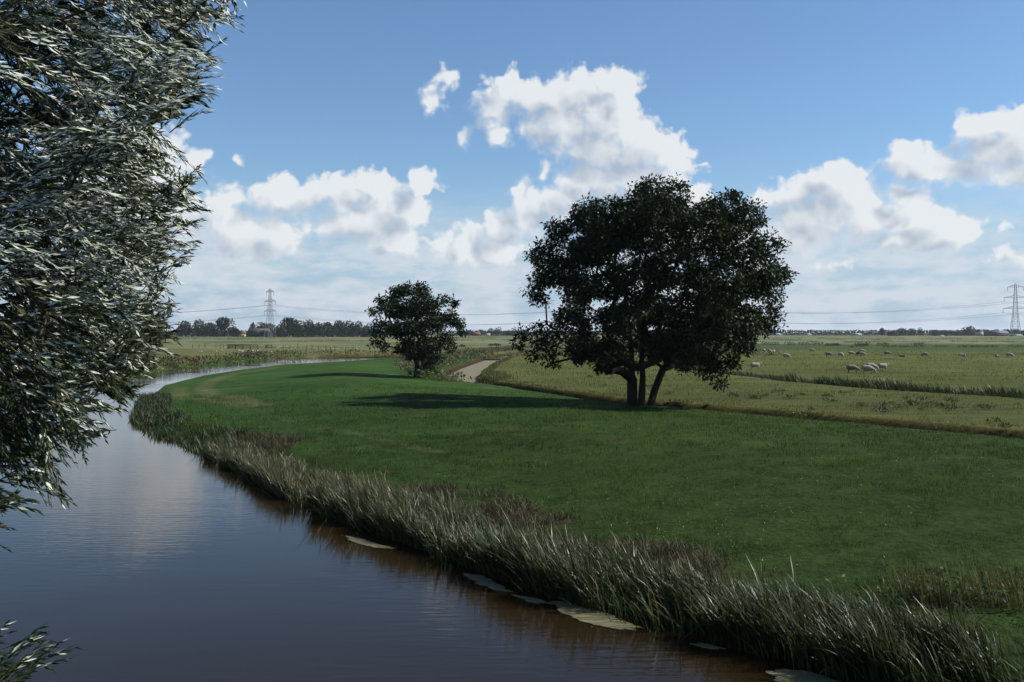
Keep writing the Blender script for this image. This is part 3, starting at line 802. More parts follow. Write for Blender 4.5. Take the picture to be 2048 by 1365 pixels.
    Ft = np.array([[0, 2, 1], [0, 3, 2], [1, 2, 4], [2, 3, 4]])
    M = len(pos)
    fade = np.where(r.random(M) < 0.07, 1.0, 0.0)[:, None]
    tone = r.uniform(0.75, 1.25, (M, 1)) * np.repeat(r.uniform(0.8, 1.2, (n, 1)), per, 0)
    tint = np.array([[0.013, 0.024, 0.008]]) * tone * (1 - fade) + np.array([[0.07, 0.075, 0.02]]) * fade
    # the 300 leaves that show largest are parts of their own
    px, py = project(pos)
    toward = np.abs((nn * unit(pos - np.array([0, 0, CAM_H]))).sum(1))
    score = length * width * (0.3 + toward) / pos[:, 1] ** 2 * ((px > 20) & (px < 520) & (py > 10) & (py < 1350))
    # only leaves near the front of the crown can be seen one by one
    score = score * (pos[:, 1] < 7.0)
    pick = np.argsort(-score)[:300]
    rest = np.ones(M, bool); rest[pick] = False
    def verts(ix):
        return pos[ix][:, None] + ld[ix][:, None] * (U[:, 0] * 1.0)[None, :, None] * length[ix][:, None, None] + s[ix][:, None] * U[:, 1][None, :, None] * width[ix][:, None, None] + nn[ix][:, None] * U[:, 2][None, :, None] * width[ix][:, None, None]
    ix = np.nonzero(rest)[0]
    V = verts(ix).reshape(-1, 3)
    o8 = (np.arange(len(ix)) * 5)[:, None, None]
    base = np.array([-7.3, 9.0, 0.0]); base[2] = gz(base[0], base[1])
    # silver underside, dark green upper side
    m, o = new_mat('willow_leaf')
    geo = N.tree.nodes.new('ShaderNodeNewGeometry')
    t = attr()
    up_c = t; dn_c = N.vadd(N.vmul(t, (2.0, 2.0, 2.0)), (0.47, 0.49, 0.45))
    c = N.mix(N(geo.outputs['Backfacing']), up_c, dn_c)
    p = principled(c, 0.45, 0.2)
    tr = N.tree.nodes.new('ShaderNodeBsdfTranslucent'); N.put(tr.inputs[0], N.vmul(t, (1.6, 1.9, 0.8)))
    mx = N.tree.nodes.new('ShaderNodeMixShader'); mx.inputs[0].default_value = 0.12
    N.tree.links.new(p.outputs[0], mx.inputs[1]); N.tree.links.new(tr.outputs[0], mx.inputs[2]); N.tree.links.new(mx.outputs[0], o.inputs[0])
    LEAF = m
    root = empty('willow_tree', tuple(base))
    tag(root, 'silver-leaved willow filling the left edge, branches hanging over the river', 'tree')
    me = np_mesh('crown', V - base, None, (Ft[None] + o8).reshape(-1, 3), np.repeat(tint[ix], 5, 0))
    tag(link('crown', me, LEAF, root), kind='stuff')
    ul = np_mesh('leaf', U, None, Ft, np.tile(np.array([[0.032, 0.052, 0.021]]), (5, 1)))
    ul.materials.append(LEAF)
    for i in pick:
        lo = bpy.data.objects.new('leaf', ul); COL.objects.link(lo); lo.parent = root
        Mx = Matrix(((ld[i][0] * length[i], s[i][0] * width[i], nn[i][0] * width[i], pos[i][0] - base[0]),
                     (ld[i][1] * length[i], s[i][1] * width[i], nn[i][1] * width[i], pos[i][1] - base[1]),
                     (ld[i][2] * length[i], s[i][2] * width[i], nn[i][2] * width[i], pos[i][2] - base[2]), (0, 0, 0, 1)))
        lo.matrix_local = Mx
    # twigs and limbs
    tw = []
    for i in range(n):
        tw.append((np.array([start[i], ctrl[i] * 0.5 + (start[i] + P[i]) * 0.25]), (0.0045, 0.0032)))
        tw.append((np.array([ctrl[i] * 0.5 + (start[i] + P[i]) * 0.25, P[i]]), (0.0032, 0.0014)))
    v, q = two_tubes(tw, 3)
    TW = simple_mat('willow_twig', (0.08, 0.075, 0.035), 0.6, 0.3, 0.2, 20)
    tag(link('twigs', np_mesh('twigs', v - base, q), TW, root), kind='stuff')
    stems = [[base + np.array([0, 0, -0.2]), base + np.array([0.1, -0.05, 1.4]), base + np.array([0.3, -0.2, 2.6]), base + np.array([0.7, -0.4, 4.0]), base + np.array([1.2, -0.5, 5.6])],
             [base + np.array([0, 0.1, -0.2]), base + np.array([-0.2, 0.0, 1.6]), base + np.array([-0.5, 0.1, 3.2]), base + np.array([-0.9, 0.2, 5.2]), base + np.array([-1.0, 0.1, 7.5])],
             [base + np.array([0.1, -0.1, -0.2]), np.array([-5.9, 7.8, 1.0]), np.array([-4.6, 6.8, 1.9]), np.array([-4.1, 6.4, 2.3])]]
    tg = [start[i] for i in range(0, n_crown, 9)] + [start[i] for i in range(n_crown, n, 3)]
    PP, par, rad = grow_limbs(stems, tg, 0.0034, drop=0.1)
    thick, thin = limb_meshes(PP, par, rad, 0.05)
    v, q = two_tubes(thick, 9); link('trunk', np_mesh('trunk', v - base, q, smooth=True), WBARK, root)
    v, q = two_tubes(thin, 5); tag(link('branches', np_mesh('branches', v - base, q), WBARK, root), kind='stuff')
    print('willow shoots', n, 'leaves', M)
willow()

# ------------------------------------------------------------------ reeds, grass and herbs
def along(pts, n, r, t0=0.0, t1=1.0):
    """n random points and left normals along a polyline"""
    p = np.array(pts, float); seg = np.diff(p, axis=0); L = np.hypot(seg[:, 0], seg[:, 1]); cum = np.concatenate([[0], np.cumsum(L)])
    s = r.uniform(t0, t1, n) * cum[-1]
    i = np.clip(np.searchsorted(cum, s) - 1, 0, len(L) - 1); u = ((s - cum[i]) / L[i])[:, None]
    q = p[i] + seg[i] * u; t = seg[i] / L[i][:, None]
    return q, np.stack([-t[:, 1], t[:, 0]], 1)
def stuff(name, parts, mat, label, cat):
    v, q, t = merge(parts) if isinstance(parts, list) else parts
    return tag(link(name, np_mesh(name, v, q, tint=t), mat), label, cat, kind='stuff')
def lift(p):
    return np.column_stack([p, height(p[:, 0], p[:, 1])])

def reed_bank():
    r = np.random.default_rng(21)
    pts = RBANK[1:13]
    n = 60000
    q, nl = along(pts, n, r)
    off = r.uniform(-0.12, 1.35, n)
    p = q - nl * off[:, None]
    z, dr, _, _ = height(p[:, 0], p[:, 1], True)
    clump = vnoise(p[:, 0], p[:, 1], 1.3, 61, 2); big = vnoise(p[:, 0], p[:, 1], 4.0, 62, 2)
    keep = (dr > -0.15) & (dr < 2.0) & (r.random(n) < 0.06 + 1.1 * sstep(0.32, 0.58, clump))
    p, z, dr, clump, big = p[keep], z[keep], dr[keep], clump[keep], big[keep]; n = len(p)
    far = sstep(26, 42, p[:, 1])
    h = (1.06 - 0.30 * np.clip(dr, 0, 1.9)) * (0.38 + 0.62 * clump + 0.55 * big) * r.uniform(0.7, 1.15, n) * (1 - 0.25 * far)
    base = np.column_stack([p, np.maximum(z, WATER) - 0.05])
    az = 2.35 + (big - 0.5) * 1.6 + r.normal(0.0, 0.75, n)
    lean = np.abs(r.normal(0.20, 0.14, n)); curl = np.abs(r.normal(0.75, 0.45, n))
    tint = colour(n, (0.022, 0.038, 0.012), 0.45, 0.2, r)
    yel = (r.random(n) < 0.10 + 0.35 * sstep(24, 32, p[:, 1]) * sstep(40, 34, p[:, 1]))[:, None]
    tint = np.where(yel, np.array([0.060, 0.054, 0.020]) * r.uniform(0.7, 1.2, (n, 1)), tint)
    dead = r.random(n) < 0.07; tint[dead] = np.array([0.085, 0.068, 0.036]) * r.uniform(0.6, 1.2, (dead.sum(), 1))
    tall = r.random(n) < 0.03; h = np.where(tall, h * 1.35 + 0.12, h)
    A = ribbons(base, h, az, lean, curl, r.uniform(0.016, 0.032, n), tint, seg=5, face=r.normal(0.4, 0.7, n))
    # blades fallen out over the water
    k = 500
    q, nl = along(pts, k, r); p = q - nl * r.uniform(-0.35, 0.4, k)[:, None]
    base = np.column_stack([p, np.full(k, WATER - 0.03)])
    B = ribbons(base, r.uniform(0.5, 1.1, k), np.arctan2(nl[:, 1], nl[:, 0]) + r.normal(0, 0.6, k), r.uniform(0.35, 0.8, k), r.uniform(0.4, 1.2, k), r.uniform(0.016, 0.028, k), colour(k, (0.04, 0.06, 0.028), 0.3, 0.1, r), seg=4)
    stuff('reed_bed', [A, B], REED, 'dense reeds with bent shining blades along the near river bank', 'reeds')
    # lower sedge where the bank runs on to the bend
    n = 9000
    q, nl = along(RBANK[12:16], n, r); off = r.uniform(-0.1, 2.2, n); p = q - nl * off[:, None]
    z, dr, _, _ = height(p[:, 0], p[:, 1], True); cl = vnoise(p[:, 0], p[:, 1], 2.0, 63, 2)
    k = (dr > -0.3) & (r.random(n) < 0.25 + sstep(0.35, 0.6, cl)); p, z, cl = p[k], z[k], cl[k]; n = len(p)
    A = ribbons(np.column_stack([p, np.maximum(z, WATER) - 0.05]), (0.15 + 0.5 * cl) * r.uniform(0.6, 1.2, n), r.uniform(0, 6.28, n), r.uniform(0.1, 0.5, n), r.uniform(0.3, 1.0, n), r.uniform(0.03, 0.06, n), colour(n, (0.026, 0.042, 0.016), 0.35, 0.2, r), seg=3)
    stuff('bank_sedge', A, HERB, 'low dark sedge on the bank towards the river bend', 'sedge')
    # taller weeds among the reeds at the right corner
    n = 800
    q, nl = along([gnd(1790, 1262, -0.5), gnd(1870, 1258, -0.5), gnd(1960, 1268, -0.5), gnd(2120, 1275, -0.5)], n, r)
    p = q + r.normal(0, 0.5, (n, 2)); z = height(p[:, 0], p[:, 1])
    hh = (0.35 + 0.75 * vnoise(p[:, 0], p[:, 1], 0.8, 64, 2)) * r.random(n) ** 0.6 * 0.6
    c = np.column_stack([p, z + hh])
    d = unit(r.normal(0, 1, (n, 3)) + np.array([-0.5, 0, 0.1]))
    A = cards(c, d, unit(r.normal(0, 0.6, (n, 3)) + np.array([0, 0, 1])), r.uniform(0.06, 0.13, n), r.uniform(0.025, 0.05, n), colour(n, (0.030, 0.043, 0.014), 0.35, 0.2, r))
    k = 420
    q, nl = along([gnd(1790, 1262, -0.5), gnd(1870, 1258, -0.5), gnd(1960, 1268, -0.5), gnd(2120, 1275, -0.5)], k, r); p = q + r.normal(0, 0.3, (k, 2))
    B = ribbons(lift(p), r.uniform(0.4, 1.0, k), math.pi + r.normal(0, 0.6, k), r.uniform(0.05, 0.3, k), r.uniform(0.1, 0.5, k), r.uniform(0.008, 0.014, k), colour(k, (0.09, 0.085, 0.04), 0.3, 0.1, r), seg=4)
    stuff('tall_weeds', [A, B], HERB, 'tall leafy weeds rising from the reeds in the right corner', 'weeds')
reed_bank()

def meadow_grass():
    r = np.random.default_rng(22)
    n = 290000
    Y = 15 * (80 / 15) ** r.random(n) ** 0.92; X = r.uniform(-0.60, 0.60, n) * Y
    z, dr, e1, e2 = height(X, Y, True)
    dx = np.interp(Y, _d1[:, 1], _d1[:, 0])
    pat = vnoise(X, Y, 0.55, 65, 2); pat2 = vnoise(X, Y, 3.0, 66, 3)
    keep = (dr > 1.2) & (X < dx - 0.4) & (e1 > 0.2) & (r.random(n) < 0.35 + 0.8 * sstep(0.3, 0.65, pat))
    X, Y, z, dr, pat, pat2 = X[keep], Y[keep], z[keep], dr[keep], pat[keep], pat2[keep]; n = len(X)
    sc = np.clip(Y / 26, 0.9, 2.3)
    h = (0.03 + 0.09 * sstep(0.4, 0.8, pat) + 0.05 * sstep(0.5, 0.7, pat2)) * r.uniform(0.6, 1.3, n) * np.clip(sc, 0.9, 1.5)
    tint = colour(n, (0.0185, 0.042, 0.0078), 0.5, 0.2, r) * (0.35 + 1.3 * pat2)[:, None] * (1 + 0.6 * sstep(30, 75, Y))[:, None]  # blades brighten with distance too, the same light painted into their tint
    dry = r.random(n) < 0.03 + 0.06 * sstep(0.55, 0.75, pat2)
    tint[dry] = np.array([0.16, 0.135, 0.065]) * r.uniform(0.7, 1.2, (dry.sum(), 1))
    A = ribbons(np.column_stack([X, Y, z - 0.01]), h, r.uniform(0, 6.28, n), r.uniform(0.1, 0.8, n), r.uniform(0.2, 1.0, n), r.uniform(0.010, 0.020, n) * sc, tint, seg=1)
    stuff('meadow_grass', A, GRASS, 'short green grass of the meadow inside the river bend', 'grass')
    # tiny pale specks just above the grass
    n = 2600
    Y = 16 * (60 / 16) ** r.random(n); X = r.uniform(-0.58, 0.58, n) * Y
    z, dr, e1, e2 = height(X, Y, True); dx = np.interp(Y, _d1[:, 1], _d1[:, 0])
    k = (dr > 3) & (X < dx - 1) & (vnoise(X, Y, 4, 67, 2) > 0.5); X, Y, z = X[k], Y[k], z[k]; n = len(X)
    c = np.column_stack([X, Y, z + r.uniform(0.08, 0.16, n)])
    A = cards(c, unit(r.normal(0, 1, (n, 3)) * [1, 1, 0.2]), unit(r.normal(0, 0.3, (n, 3)) + [0, 0, 1]), r.uniform(0.018, 0.032, n), r.uniform(0.018, 0.03, n), np.tile([[0.55, 0.52, 0.45]], (n, 1)))
    stuff('pale_specks', A, HERB, 'scattered tiny pale specks in the meadow grass', 'flecks')
    # dead brown tussocks along the top of the bank
    n = 60000
    q, nl = along(RBANK[1:13], n, r); off = r.uniform(1.3, 4.4, n); p = q - nl * off[:, None]
    z, dr, _, _ = height(p[:, 0], p[:, 1], True); pt = vnoise(p[:, 0], p[:, 1], 2.6, 41); fine = vnoise(p[:, 0], p[:, 1], 0.5, 42, 2)
    k = (dr > 1.4) & (r.random(n) < sstep(0.46, 0.62, pt) * sstep(60, 42, p[:, 1]) * sstep(4.4, 2.6, dr) * sstep(0.3, 0.6, fine)); p, z, fine = p[k], z[k], fine[k]; n = len(p)
    tint = np.array([[0.048, 0.034, 0.019]]) * r.uniform(0.4, 1.7, (n, 1)); g = r.random(n) < 0.3; tint[g] = np.array([0.024, 0.042, 0.013]) * r.uniform(0.7, 1.2, (g.sum(), 1))
    A = ribbons(np.column_stack([p, z - 0.02]), (0.12 + 0.3 * fine) * r.uniform(0.6, 1.3, n), r.uniform(0, 6.28, n), r.uniform(0.2, 0.8, n), r.uniform(0.4, 1.4, n), r.uniform(0.010, 0.022, n), tint, seg=2)
    stuff('dead_tussocks', A, HERB, 'withered brown tussocks between the reeds and the green meadow', 'dry grass')
meadow_grass()

def field_edges():
    r = np.random.default_rng(23)
    # fringe along the narrow ditch, yellowish on the pasture side
    n = 26000
    q, nl = along(D1[1:13], n, r); s = r.choice([-1, 1], n); off = r.uniform(1.0, 2.4, n); p = q + nl * (s * (d1_half(q[:, 1]) + off - 0.2))[:, None]
    z = height(p[:, 0], p[:, 1]); cl = vnoise(p[:, 0], p[:, 1], 1.6, 68, 2)
    k = r.random(n) < 0.2 + 0.9 * sstep(0.35, 0.6, cl); p, z, cl, s = p[k], z[k], cl[k], s[k]; n = len(p)
    nearside = p[:, 0] < np.interp(p[:, 1], _d1[:, 1], _d1[:, 0])
    tint = colour(n, (0.075, 0.078, 0.024), 0.4, 0.2, r); dk = r.random(n) < 0.35; tint[dk] = colour(dk.sum(), (0.034, 0.052, 0.018), 0.3, 0.2, r)
    sc = np.clip(p[:, 1] / 50, 0.9, 3)
    A = ribbons(np.column_stack([p, z - 0.04]), (0.10 + 0.24 * cl) * np.where(nearside, 0.35, 0.9) * r.uniform(0.6, 1.3, n), r.uniform(0, 6.28, n), r.uniform(0.1, 0.6, n), r.uniform(0.3, 1.1, n), r.uniform(0.014, 0.026, n) * sc, tint, seg=2)
    stuff('ditch_fringe', A, HERB, 'rough yellowish grass fringe along the narrow ditch behind the meadow', 'rough grass')
    # reeds of the second ditch
    n = 26000
    q, nl = along(D2[1:9], n, r); p = q + nl * r.uniform(-1.3, 1.3, n)[:, None]
    z = height(p[:, 0], p[:, 1]); cl = vnoise(p[:, 0], p[:, 1], 2.2, 69, 2)
    k = r.random(n) < 0.15 + sstep(0.25, 0.5, cl); p, z, cl = p[k], z[k], cl[k]; n = len(p)
    A = ribbons(np.column_stack([p, np.maximum(z, -0.7)]), (0.55 + 1.05 * cl) * r.uniform(0.5, 1.2, n) * sstep(150, 85, p[:, 1]).clip(0.5, 1), math.pi + r.normal(0, 0.9, n), r.uniform(0.05, 0.35, n), r.uniform(0.2, 0.9, n), r.uniform(0.04, 0.075, n), colour(n, (0.026, 0.044, 0.018), 0.4, 0.15, r), seg=3)
    stuff('ditch_reeds', A, REED, 'dark green reeds standing in the ditch across the sheep pasture', 'reeds')
    # willowherb and rough growth left of the duckweed ditch
    n = 16000
    q, nl = along([p_ for p_ in D1 if 90 < p_[1] < 310], n, r); off = r.uniform(1.6, 9.5, n) * r.random(n) ** 0.4
    side = np.where(nl[:, 0] < 0, 1, -1); p = q + nl * (side * (d1_half(q[:, 1]) + 0.3 + off))[:, None]
    z = height(p[:, 0], p[:, 1]); cl = vnoise(p[:, 0], p[:, 1], 4.0, 70, 3)
    k = (r.random(n) < sstep(0.25, 0.55, cl)) & (off < 3 + 6 * sstep(95, 150, p[:, 1])); p, z, cl = p[k], z[k], cl[k]; n = len(p)
    hh = (0.3 + 1.0 * cl) * r.random(n) ** 0.7
    tint = colour(n, (0.055, 0.074, 0.030), 0.35, 0.15, r); pk = vnoise(p[:, 0], p[:, 1], 6.0, 73, 2) > 0.58; tint[pk] = colour(pk.sum(), (0.09, 0.074, 0.050), 0.3, 0.1, r)
    A = cards(np.column_stack([p, z + hh]), unit(r.normal(0, 1, (n, 3)) + [0, 0, 0.5]), unit(r.normal(0, 0.7, (n, 3)) + [0, 0, 1]), r.uniform(0.22, 0.5, n), r.uniform(0.10, 0.2, n), tint)
    k = 5000
    q, nl = along([(-7, 99), (-5, 97), (-2.8, 96), (-1.5, 99), (-2.6, 110)], k, r); p2 = q + r.normal(0, 0.7, (k, 2))
    B = ribbons(lift(p2), r.uniform(0.2, 0.7, k), r.uniform(0, 6.28, k), r.uniform(0, 0.5, k), r.uniform(0.2, 1, k), r.uniform(0.03, 0.06, k), colour(k, (0.075, 0.088, 0.034), 0.35, 0.2, r), seg=2)
    stuff('ditch_herbs', [A, B], HERB, 'pale mixed herbs and willowherb beside the duckweed ditch', 'herbs')
    # rough growth on the far bank of the river bend
    n = 22000
    q, nl = along(LBANK[1:10], n, r); off = r.uniform(0, 7.0, n); 
    p = q + nl * off[:, None]; dchk = poly_dist(p[:, 0], p[:, 1], RIVER, True); p = np.where((dchk > 0)[:, None], p, q - nl * off[:, None])
    z, dr, _, _ = height(p[:, 0], p[:, 1], True); cl = vnoise(p[:, 0], p[:, 1], 5.0, 74, 3)
    k = (dr > 0.1) & (r.random(n) < sstep(0.30, 0.6, cl) * sstep(7.5, 2.0, dr)); p, z, cl = p[k], z[k], cl[k]; n = len(p)
    tint = colour(n, (0.05, 0.064, 0.024), 0.4, 0.2, r); bw = vnoise(p[:, 0], p[:, 1], 7.0, 75, 2) > 0.55; tint[bw] = colour(bw.sum(), (0.08, 0.058, 0.030), 0.35, 0.1, r)
    A = cards(np.column_stack([p, z + (0.2 + 1.1 * cl) * r.random(n) ** 0.7]), unit(r.normal(0, 1, (n, 3)) + [0, 0, 0.6]), unit(r.normal(0, 0.8, (n, 3)) + [0, 0, 0.8]), r.uniform(0.3, 0.7, n), r.uniform(0.12, 0.25, n), tint)
    stuff('far_bank_herbs', A, HERB, 'rough green and brown growth on the far bank of the river bend', 'herbs')
    # tufted grass of the pasture
    n = 60000
    Y = 42 * (270 / 42) ** r.random(n); X = r.uniform(-0.1, 0.6, n) * Y
    z, dr, e1, e2 = height(X, Y, True); dx = np.interp(Y, _d1[:, 1], _d1[:, 0])
    pat = vnoise(X * 0.5, Y, 2.4, 76, 3)
    k = (X > dx + 0.8) & (e2 > 0.6) & (r.random(n) < sstep(0.40, 0.65, pat)); X, Y, z, pat = X[k], Y[k], z[k], pat[k]; n = len(X)
    sc = Y / 45
    A = ribbons(np.column_stack([X, Y, z - 0.01]), r.uniform(0.06, 0.16, n) * (0.6 + pat) * np.clip(sc, 1, 1.6), r.uniform(0, 6.28, n), r.uniform(0.1, 0.8, n), r.uniform(0.2, 1.0, n), r.uniform(0.02, 0.04, n) * sc, colour(n, (0.049, 0.060, 0.017), 0.4, 0.2, r), seg=1)
    stuff('pasture_grass', A, GRASS, 'tufted yellow-green grass of the sheep pasture', 'grass')
field_edges()

def thistles():
    r = np.random.default_rng(24)
    ms = []
    for k in range(4):
        n = 90
        c = r.normal(0, 1, (n, 3)) * [0.30, 0.25, 0.10]; c[:, 2] = np.abs(c[:, 2]) + 0.03 + 0.20 * r.random(n)
        A = cards(c, unit(c * [1, 1, 0.5] + r.normal(0, 0.2, (n, 3)) + [0, 0, 0.15]), unit(r.normal(0, 0.6, (n, 3)) + [0, 0, 1]), r.uniform(0.12, 0.26, n), r.uniform(0.05, 0.10, n), colour(n, (0.026, 0.044, 0.015), 0.35, 0.2, r))
        ms.append(A)
    spots = [(1785, 806), (1812, 800), (1826, 812), (1845, 803), (1860, 809), (1878, 812), (1893, 815), (1905, 820), (1768, 812), (1795, 818), (1840, 820), (1612, 826), (1620, 822), (1762, 822), (1768, 827), (1720, 814), (1505, 795), (1520, 798), (1500, 801), (1462, 793), (1470, 797), (1530, 793), (1580, 800), (1655, 798), (1975, 818), (1965, 815), (1855, 815), (1815, 808), (1300, 778), (1245, 760), (1210, 772), (1180, 757), (1230, 785), (1200, 752), (1560, 786), (1600, 793), (1685, 790), (1900, 806), (2010, 858), (1990, 845), (1660, 805), (1340, 790)]
    parts = []
    for x, y in spots:
        p = gnd(x + r.uniform(-2, 2), y); v, q, t = ms[r.integers(4)]
        a = r.uniform(0, 6.28); k = r.uniform(0.4, 0.95); c_, s_ = math.cos(a) * k, math.sin(a) * k
        w = np.column_stack([v[:, 0] * c_ - v[:, 1] * s_ + p[0], v[:, 0] * s_ + v[:, 1] * c_ + p[1], v[:, 2] * k * r.uniform(0.8, 1.3) + gz(*p) - 0.02])
        parts.append((w, q, t))
    stuff('pasture_weeds', parts, HERB, 'low dark thistle and dock clumps scattered in the pasture grass', 'weeds')
thistles()

# ------------------------------------------------------------------ bushes and far trees
def leaf_ball(r, c, rad, n, size, base):
    """leaf cards through an uneven ball, denser to the outside"""
    d = unit(r.normal(0, 1, (n, 3)))
    p = c + d * (r.uniform(0.35, 1.0, n) ** 0.5)[:, None] * rad
    return cards(p, unit(d + r.normal(0, 0.6, (n, 3))), unit(r.normal(0, 0.7, (n, 3)) + [0, 0, 0.8]), size * r.uniform(0.6, 1.3, n), size * 0.7 * r.uniform(0.7, 1.2, n), colour(n, base, 0.3, 0.15, r))
def far_tree(name, label, x, top, half, Y, seed, base=(0.020, 0.032, 0.013), group=None, conical=False, n_l=11, per=130):
    r = np.random.default_rng(seed)
    T_, B_ = at(x, top, Y), Vector((at(x, top, Y).x, Y, 0.0))
    h = T_.z; w = half * 1.3 * Y / F
    root = empty(name, (B_.x, Y, 0)); tag(root, label, 'tree', group)
    v, q = tubes([(np.array([[0, 0, -0.2], [0.1, 0, h * 0.3], [0, 0.1, h * 0.75]]), (max(0.22, w * 0.06), w * 0.05, 0.06))], 6)
    link('trunk', np_mesh('trunk', v, q), BARK, root)
    parts = []
    for k in range(n_l):
        if conical:
            u = (k + 0.5) / n_l; c = np.array([r.normal(0, 0.12) * w, r.normal(0, 0.2) * w, h * (0.22 + 0.70 * u)]); rr = w * (1.0 - 0.75 * u)
            rad = np.array([rr, rr, h * 0.12])
        else:
            u = r.random(); a = r.uniform(0, 6.28)
            c = np.array([math.cos(a) * w * 0.55 * r.random() ** 0.5, math.sin(a) * w * 0.6, h * (0.16 + 0.56 * u)])
            if k == 0: c = np.array([0, 0, h - 0.42 * w])
            rad = np.array([w * r.uniform(0.42, 0.62), w * 0.55, min(w * r.uniform(0.40, 0.55), h - c[2])])
            c[0] = np.clip(c[0], -(w - rad[0]), w - rad[0])
            if k == 1: c = np.array([-w * 0.5, 0, h * 0.2]); 
            if k == 2: c = np.array([w * 0.5, 0, h * 0.2])
        parts.append(leaf_ball(r, c, rad, per, max(1.0, w * 0.2), np.array(base) * r.uniform(0.75, 1.25)))
    v, q, t = merge(parts)
    tag(link('crown', np_mesh('crown', v, q, tint=t), FAR_LEAF, root), kind='stuff')
    return root
_s = [100]
def FT(*a, **k):
    _s[0] += 1; return far_tree(*a, seed=_s[0], **k)
ordn = ['first', 'second', 'third', 'fourth', 'fifth', 'sixth', 'seventh', 'eighth', 'ninth', 'tenth', 'eleventh', 'twelfth', 'thirteenth']
FT('far_tree', 'round far tree half hidden by the willow leaves, left end of its clump', 371, 643, 13, 1050, group='trees round the left farm')
FT('far_tree', 'round far tree just right of the willow tips', 398, 640, 13, 1050, group='trees round the left farm')
FT('far_tree', 'low far tree behind the dark farmhouse roof', 420, 646, 12, 1075, group='trees round the left farm')
FT('far_tree', 'tallest rounded tree of the clump round the dark farmhouse', 449, 635, 15, 1050, group='trees round the left farm')
FT('far_tree', 'low shrubby tree at the right end of the farmhouse clump', 469, 654, 9, 1050, group='trees round the left farm')
FT('poplar_tree', 'slim conical tree left of the grey barn roof', 505, 646, 6, 1120, conical=True, group='trees behind the grey barn')
FT('far_tree', 'broad far tree behind the grey barn', 521, 645, 12, 1130, group='trees behind the grey barn')
FT('far_shrub', 'low dark shrub before the left half of the grey barn', 503, 663.5, 9, 1035, group='trees behind the grey barn')
FT('far_shrub', 'low dark shrub before the right half of the grey barn', 526, 662.5, 11, 1035, group='trees behind the grey barn')
FT('far_tree', 'far tree behind the left pylon legs', 538, 648, 11, 1130, group='trees behind the grey barn')
for i, (x, t, w) in enumerate([(560, 650, 11), (579, 636, 17), (600, 642, 13), (619, 641, 13), (638, 645, 11), (654, 645, 12), (677, 641, 13), (699, 642, 14), (717, 643, 11), (732, 652, 10), (748, 657, 10)]):
    FT('far_tree', '%s tree from the left in the wood right of the left pylon' % ordn[i], x, t, w, 990 + (i % 3) * 22, base=(0.017, 0.028, 0.011), group='wood right of the left pylon')
for i, (x, t, w) in enumerate([(922, 658, 8), (938, 661, 8), (962, 660, 8), (983, 657, 9), (997, 655, 8), (1016, 662, 9), (1030, 661, 8), (1048, 660, 9)]):
    FT('far_tree', '%s far tree from the left between the two meadow trees' % ordn[i], x, t, w, 1350 + (i % 3) * 30, base=(0.026, 0.039, 0.019), group='trees round the red roof', n_l=8, per=90)
FT('poplar_tree', 'conical tree standing out at the left of the right-hand treeline', 1763, 657, 6, 1300, conical=True, group='right-hand treeline')
for i, (x, t, w) in enumerate([(1786, 664, 9), (1806, 657, 10), (1825, 657, 8), (1841, 656, 6), (1869, 661, 9), (1893, 662, 9), (1915, 664, 10), (1941, 654, 13), (1966, 660, 10), (1990, 660, 12), (2012, 660, 11), (2031, 659, 9), (2047, 662, 9)]):
    FT('far_tree', '%s round tree from the left in the right-hand treeline' % ordn[i], x, t, w, 1290 + (i % 4) * 25, base=(0.020, 0.031, 0.016), group='right-hand treeline', n_l=8, per=90)
FT('far_tree', 'single small tree on the horizon just right of the big tree', 1655, 664, 7, 1900, base=(0.04, 0.06, 0.035), n_l=5, per=30)

def far_wood():
    r = np.random.default_rng(31); parts = []
    for x in np.arange(-200, 2260, 5.0):
        Y = 1520 + r.uniform(-40, 40); top = 662.8 - 1.6 * r.random() + (1.0 if x < 1400 else 0)
        p = at(x, top, Y); h = p.z; w = r.uniform(4, 6)
        parts.append(leaf_ball(r, np.array([p.x, Y, h * 0.5]), np.array([w, w, h * 0.52]), 60, 2.6, np.array([0.020, 0.031, 0.018]) * r.uniform(0.8, 1.2)))
    stuff('distant_wood', parts, FAR_LEAF, 'low continuous belt of woodland far off on the horizon', 'woodland')
    # reed-grown ditches between the far fields, seen edge on
    parts = []
    for y, x0, x1, hpx, thr in ((680.0, 1420, 2100, 2.4, 0.30), (677.0, 1420, 2100, 1.5, 0.35), (684.5, 1500, 2100, 2.0, 0.46), (694.5, 1700, 2100, 2.6, 0.42), (679.0, 300, 570, 2.4, 0.36), (676.0, 300, 760, 1.4, 0.40), (683.5, 560, 760, 2.0, 0.45), (681.5, 900, 1060, 1.5, 0.42)):
        for x in np.arange(x0, x1, 2.0):
            if vnoise(np.array([x]), np.array([y * 9]), 38.0, 81, 2)[0] < thr: continue
            g = gnd(x + r.uniform(-1, 1), y); h = hpx * g[1] / F * r.uniform(0.6, 1.3)
            parts.append(leaf_ball(r, np.array([g[0], g[1], h * 0.4]), np.array([1.6 * g[1] / F, 1.0, h * 0.6]), 9, max(0.35, h * 0.5), np.array([0.024, 0.034, 0.017]) * r.uniform(0.8, 1.3)))
    stuff('far_ditch_reeds', parts, HERB, 'thin dark reed lines along the ditches between the far fields', 'reeds')
far_wood()

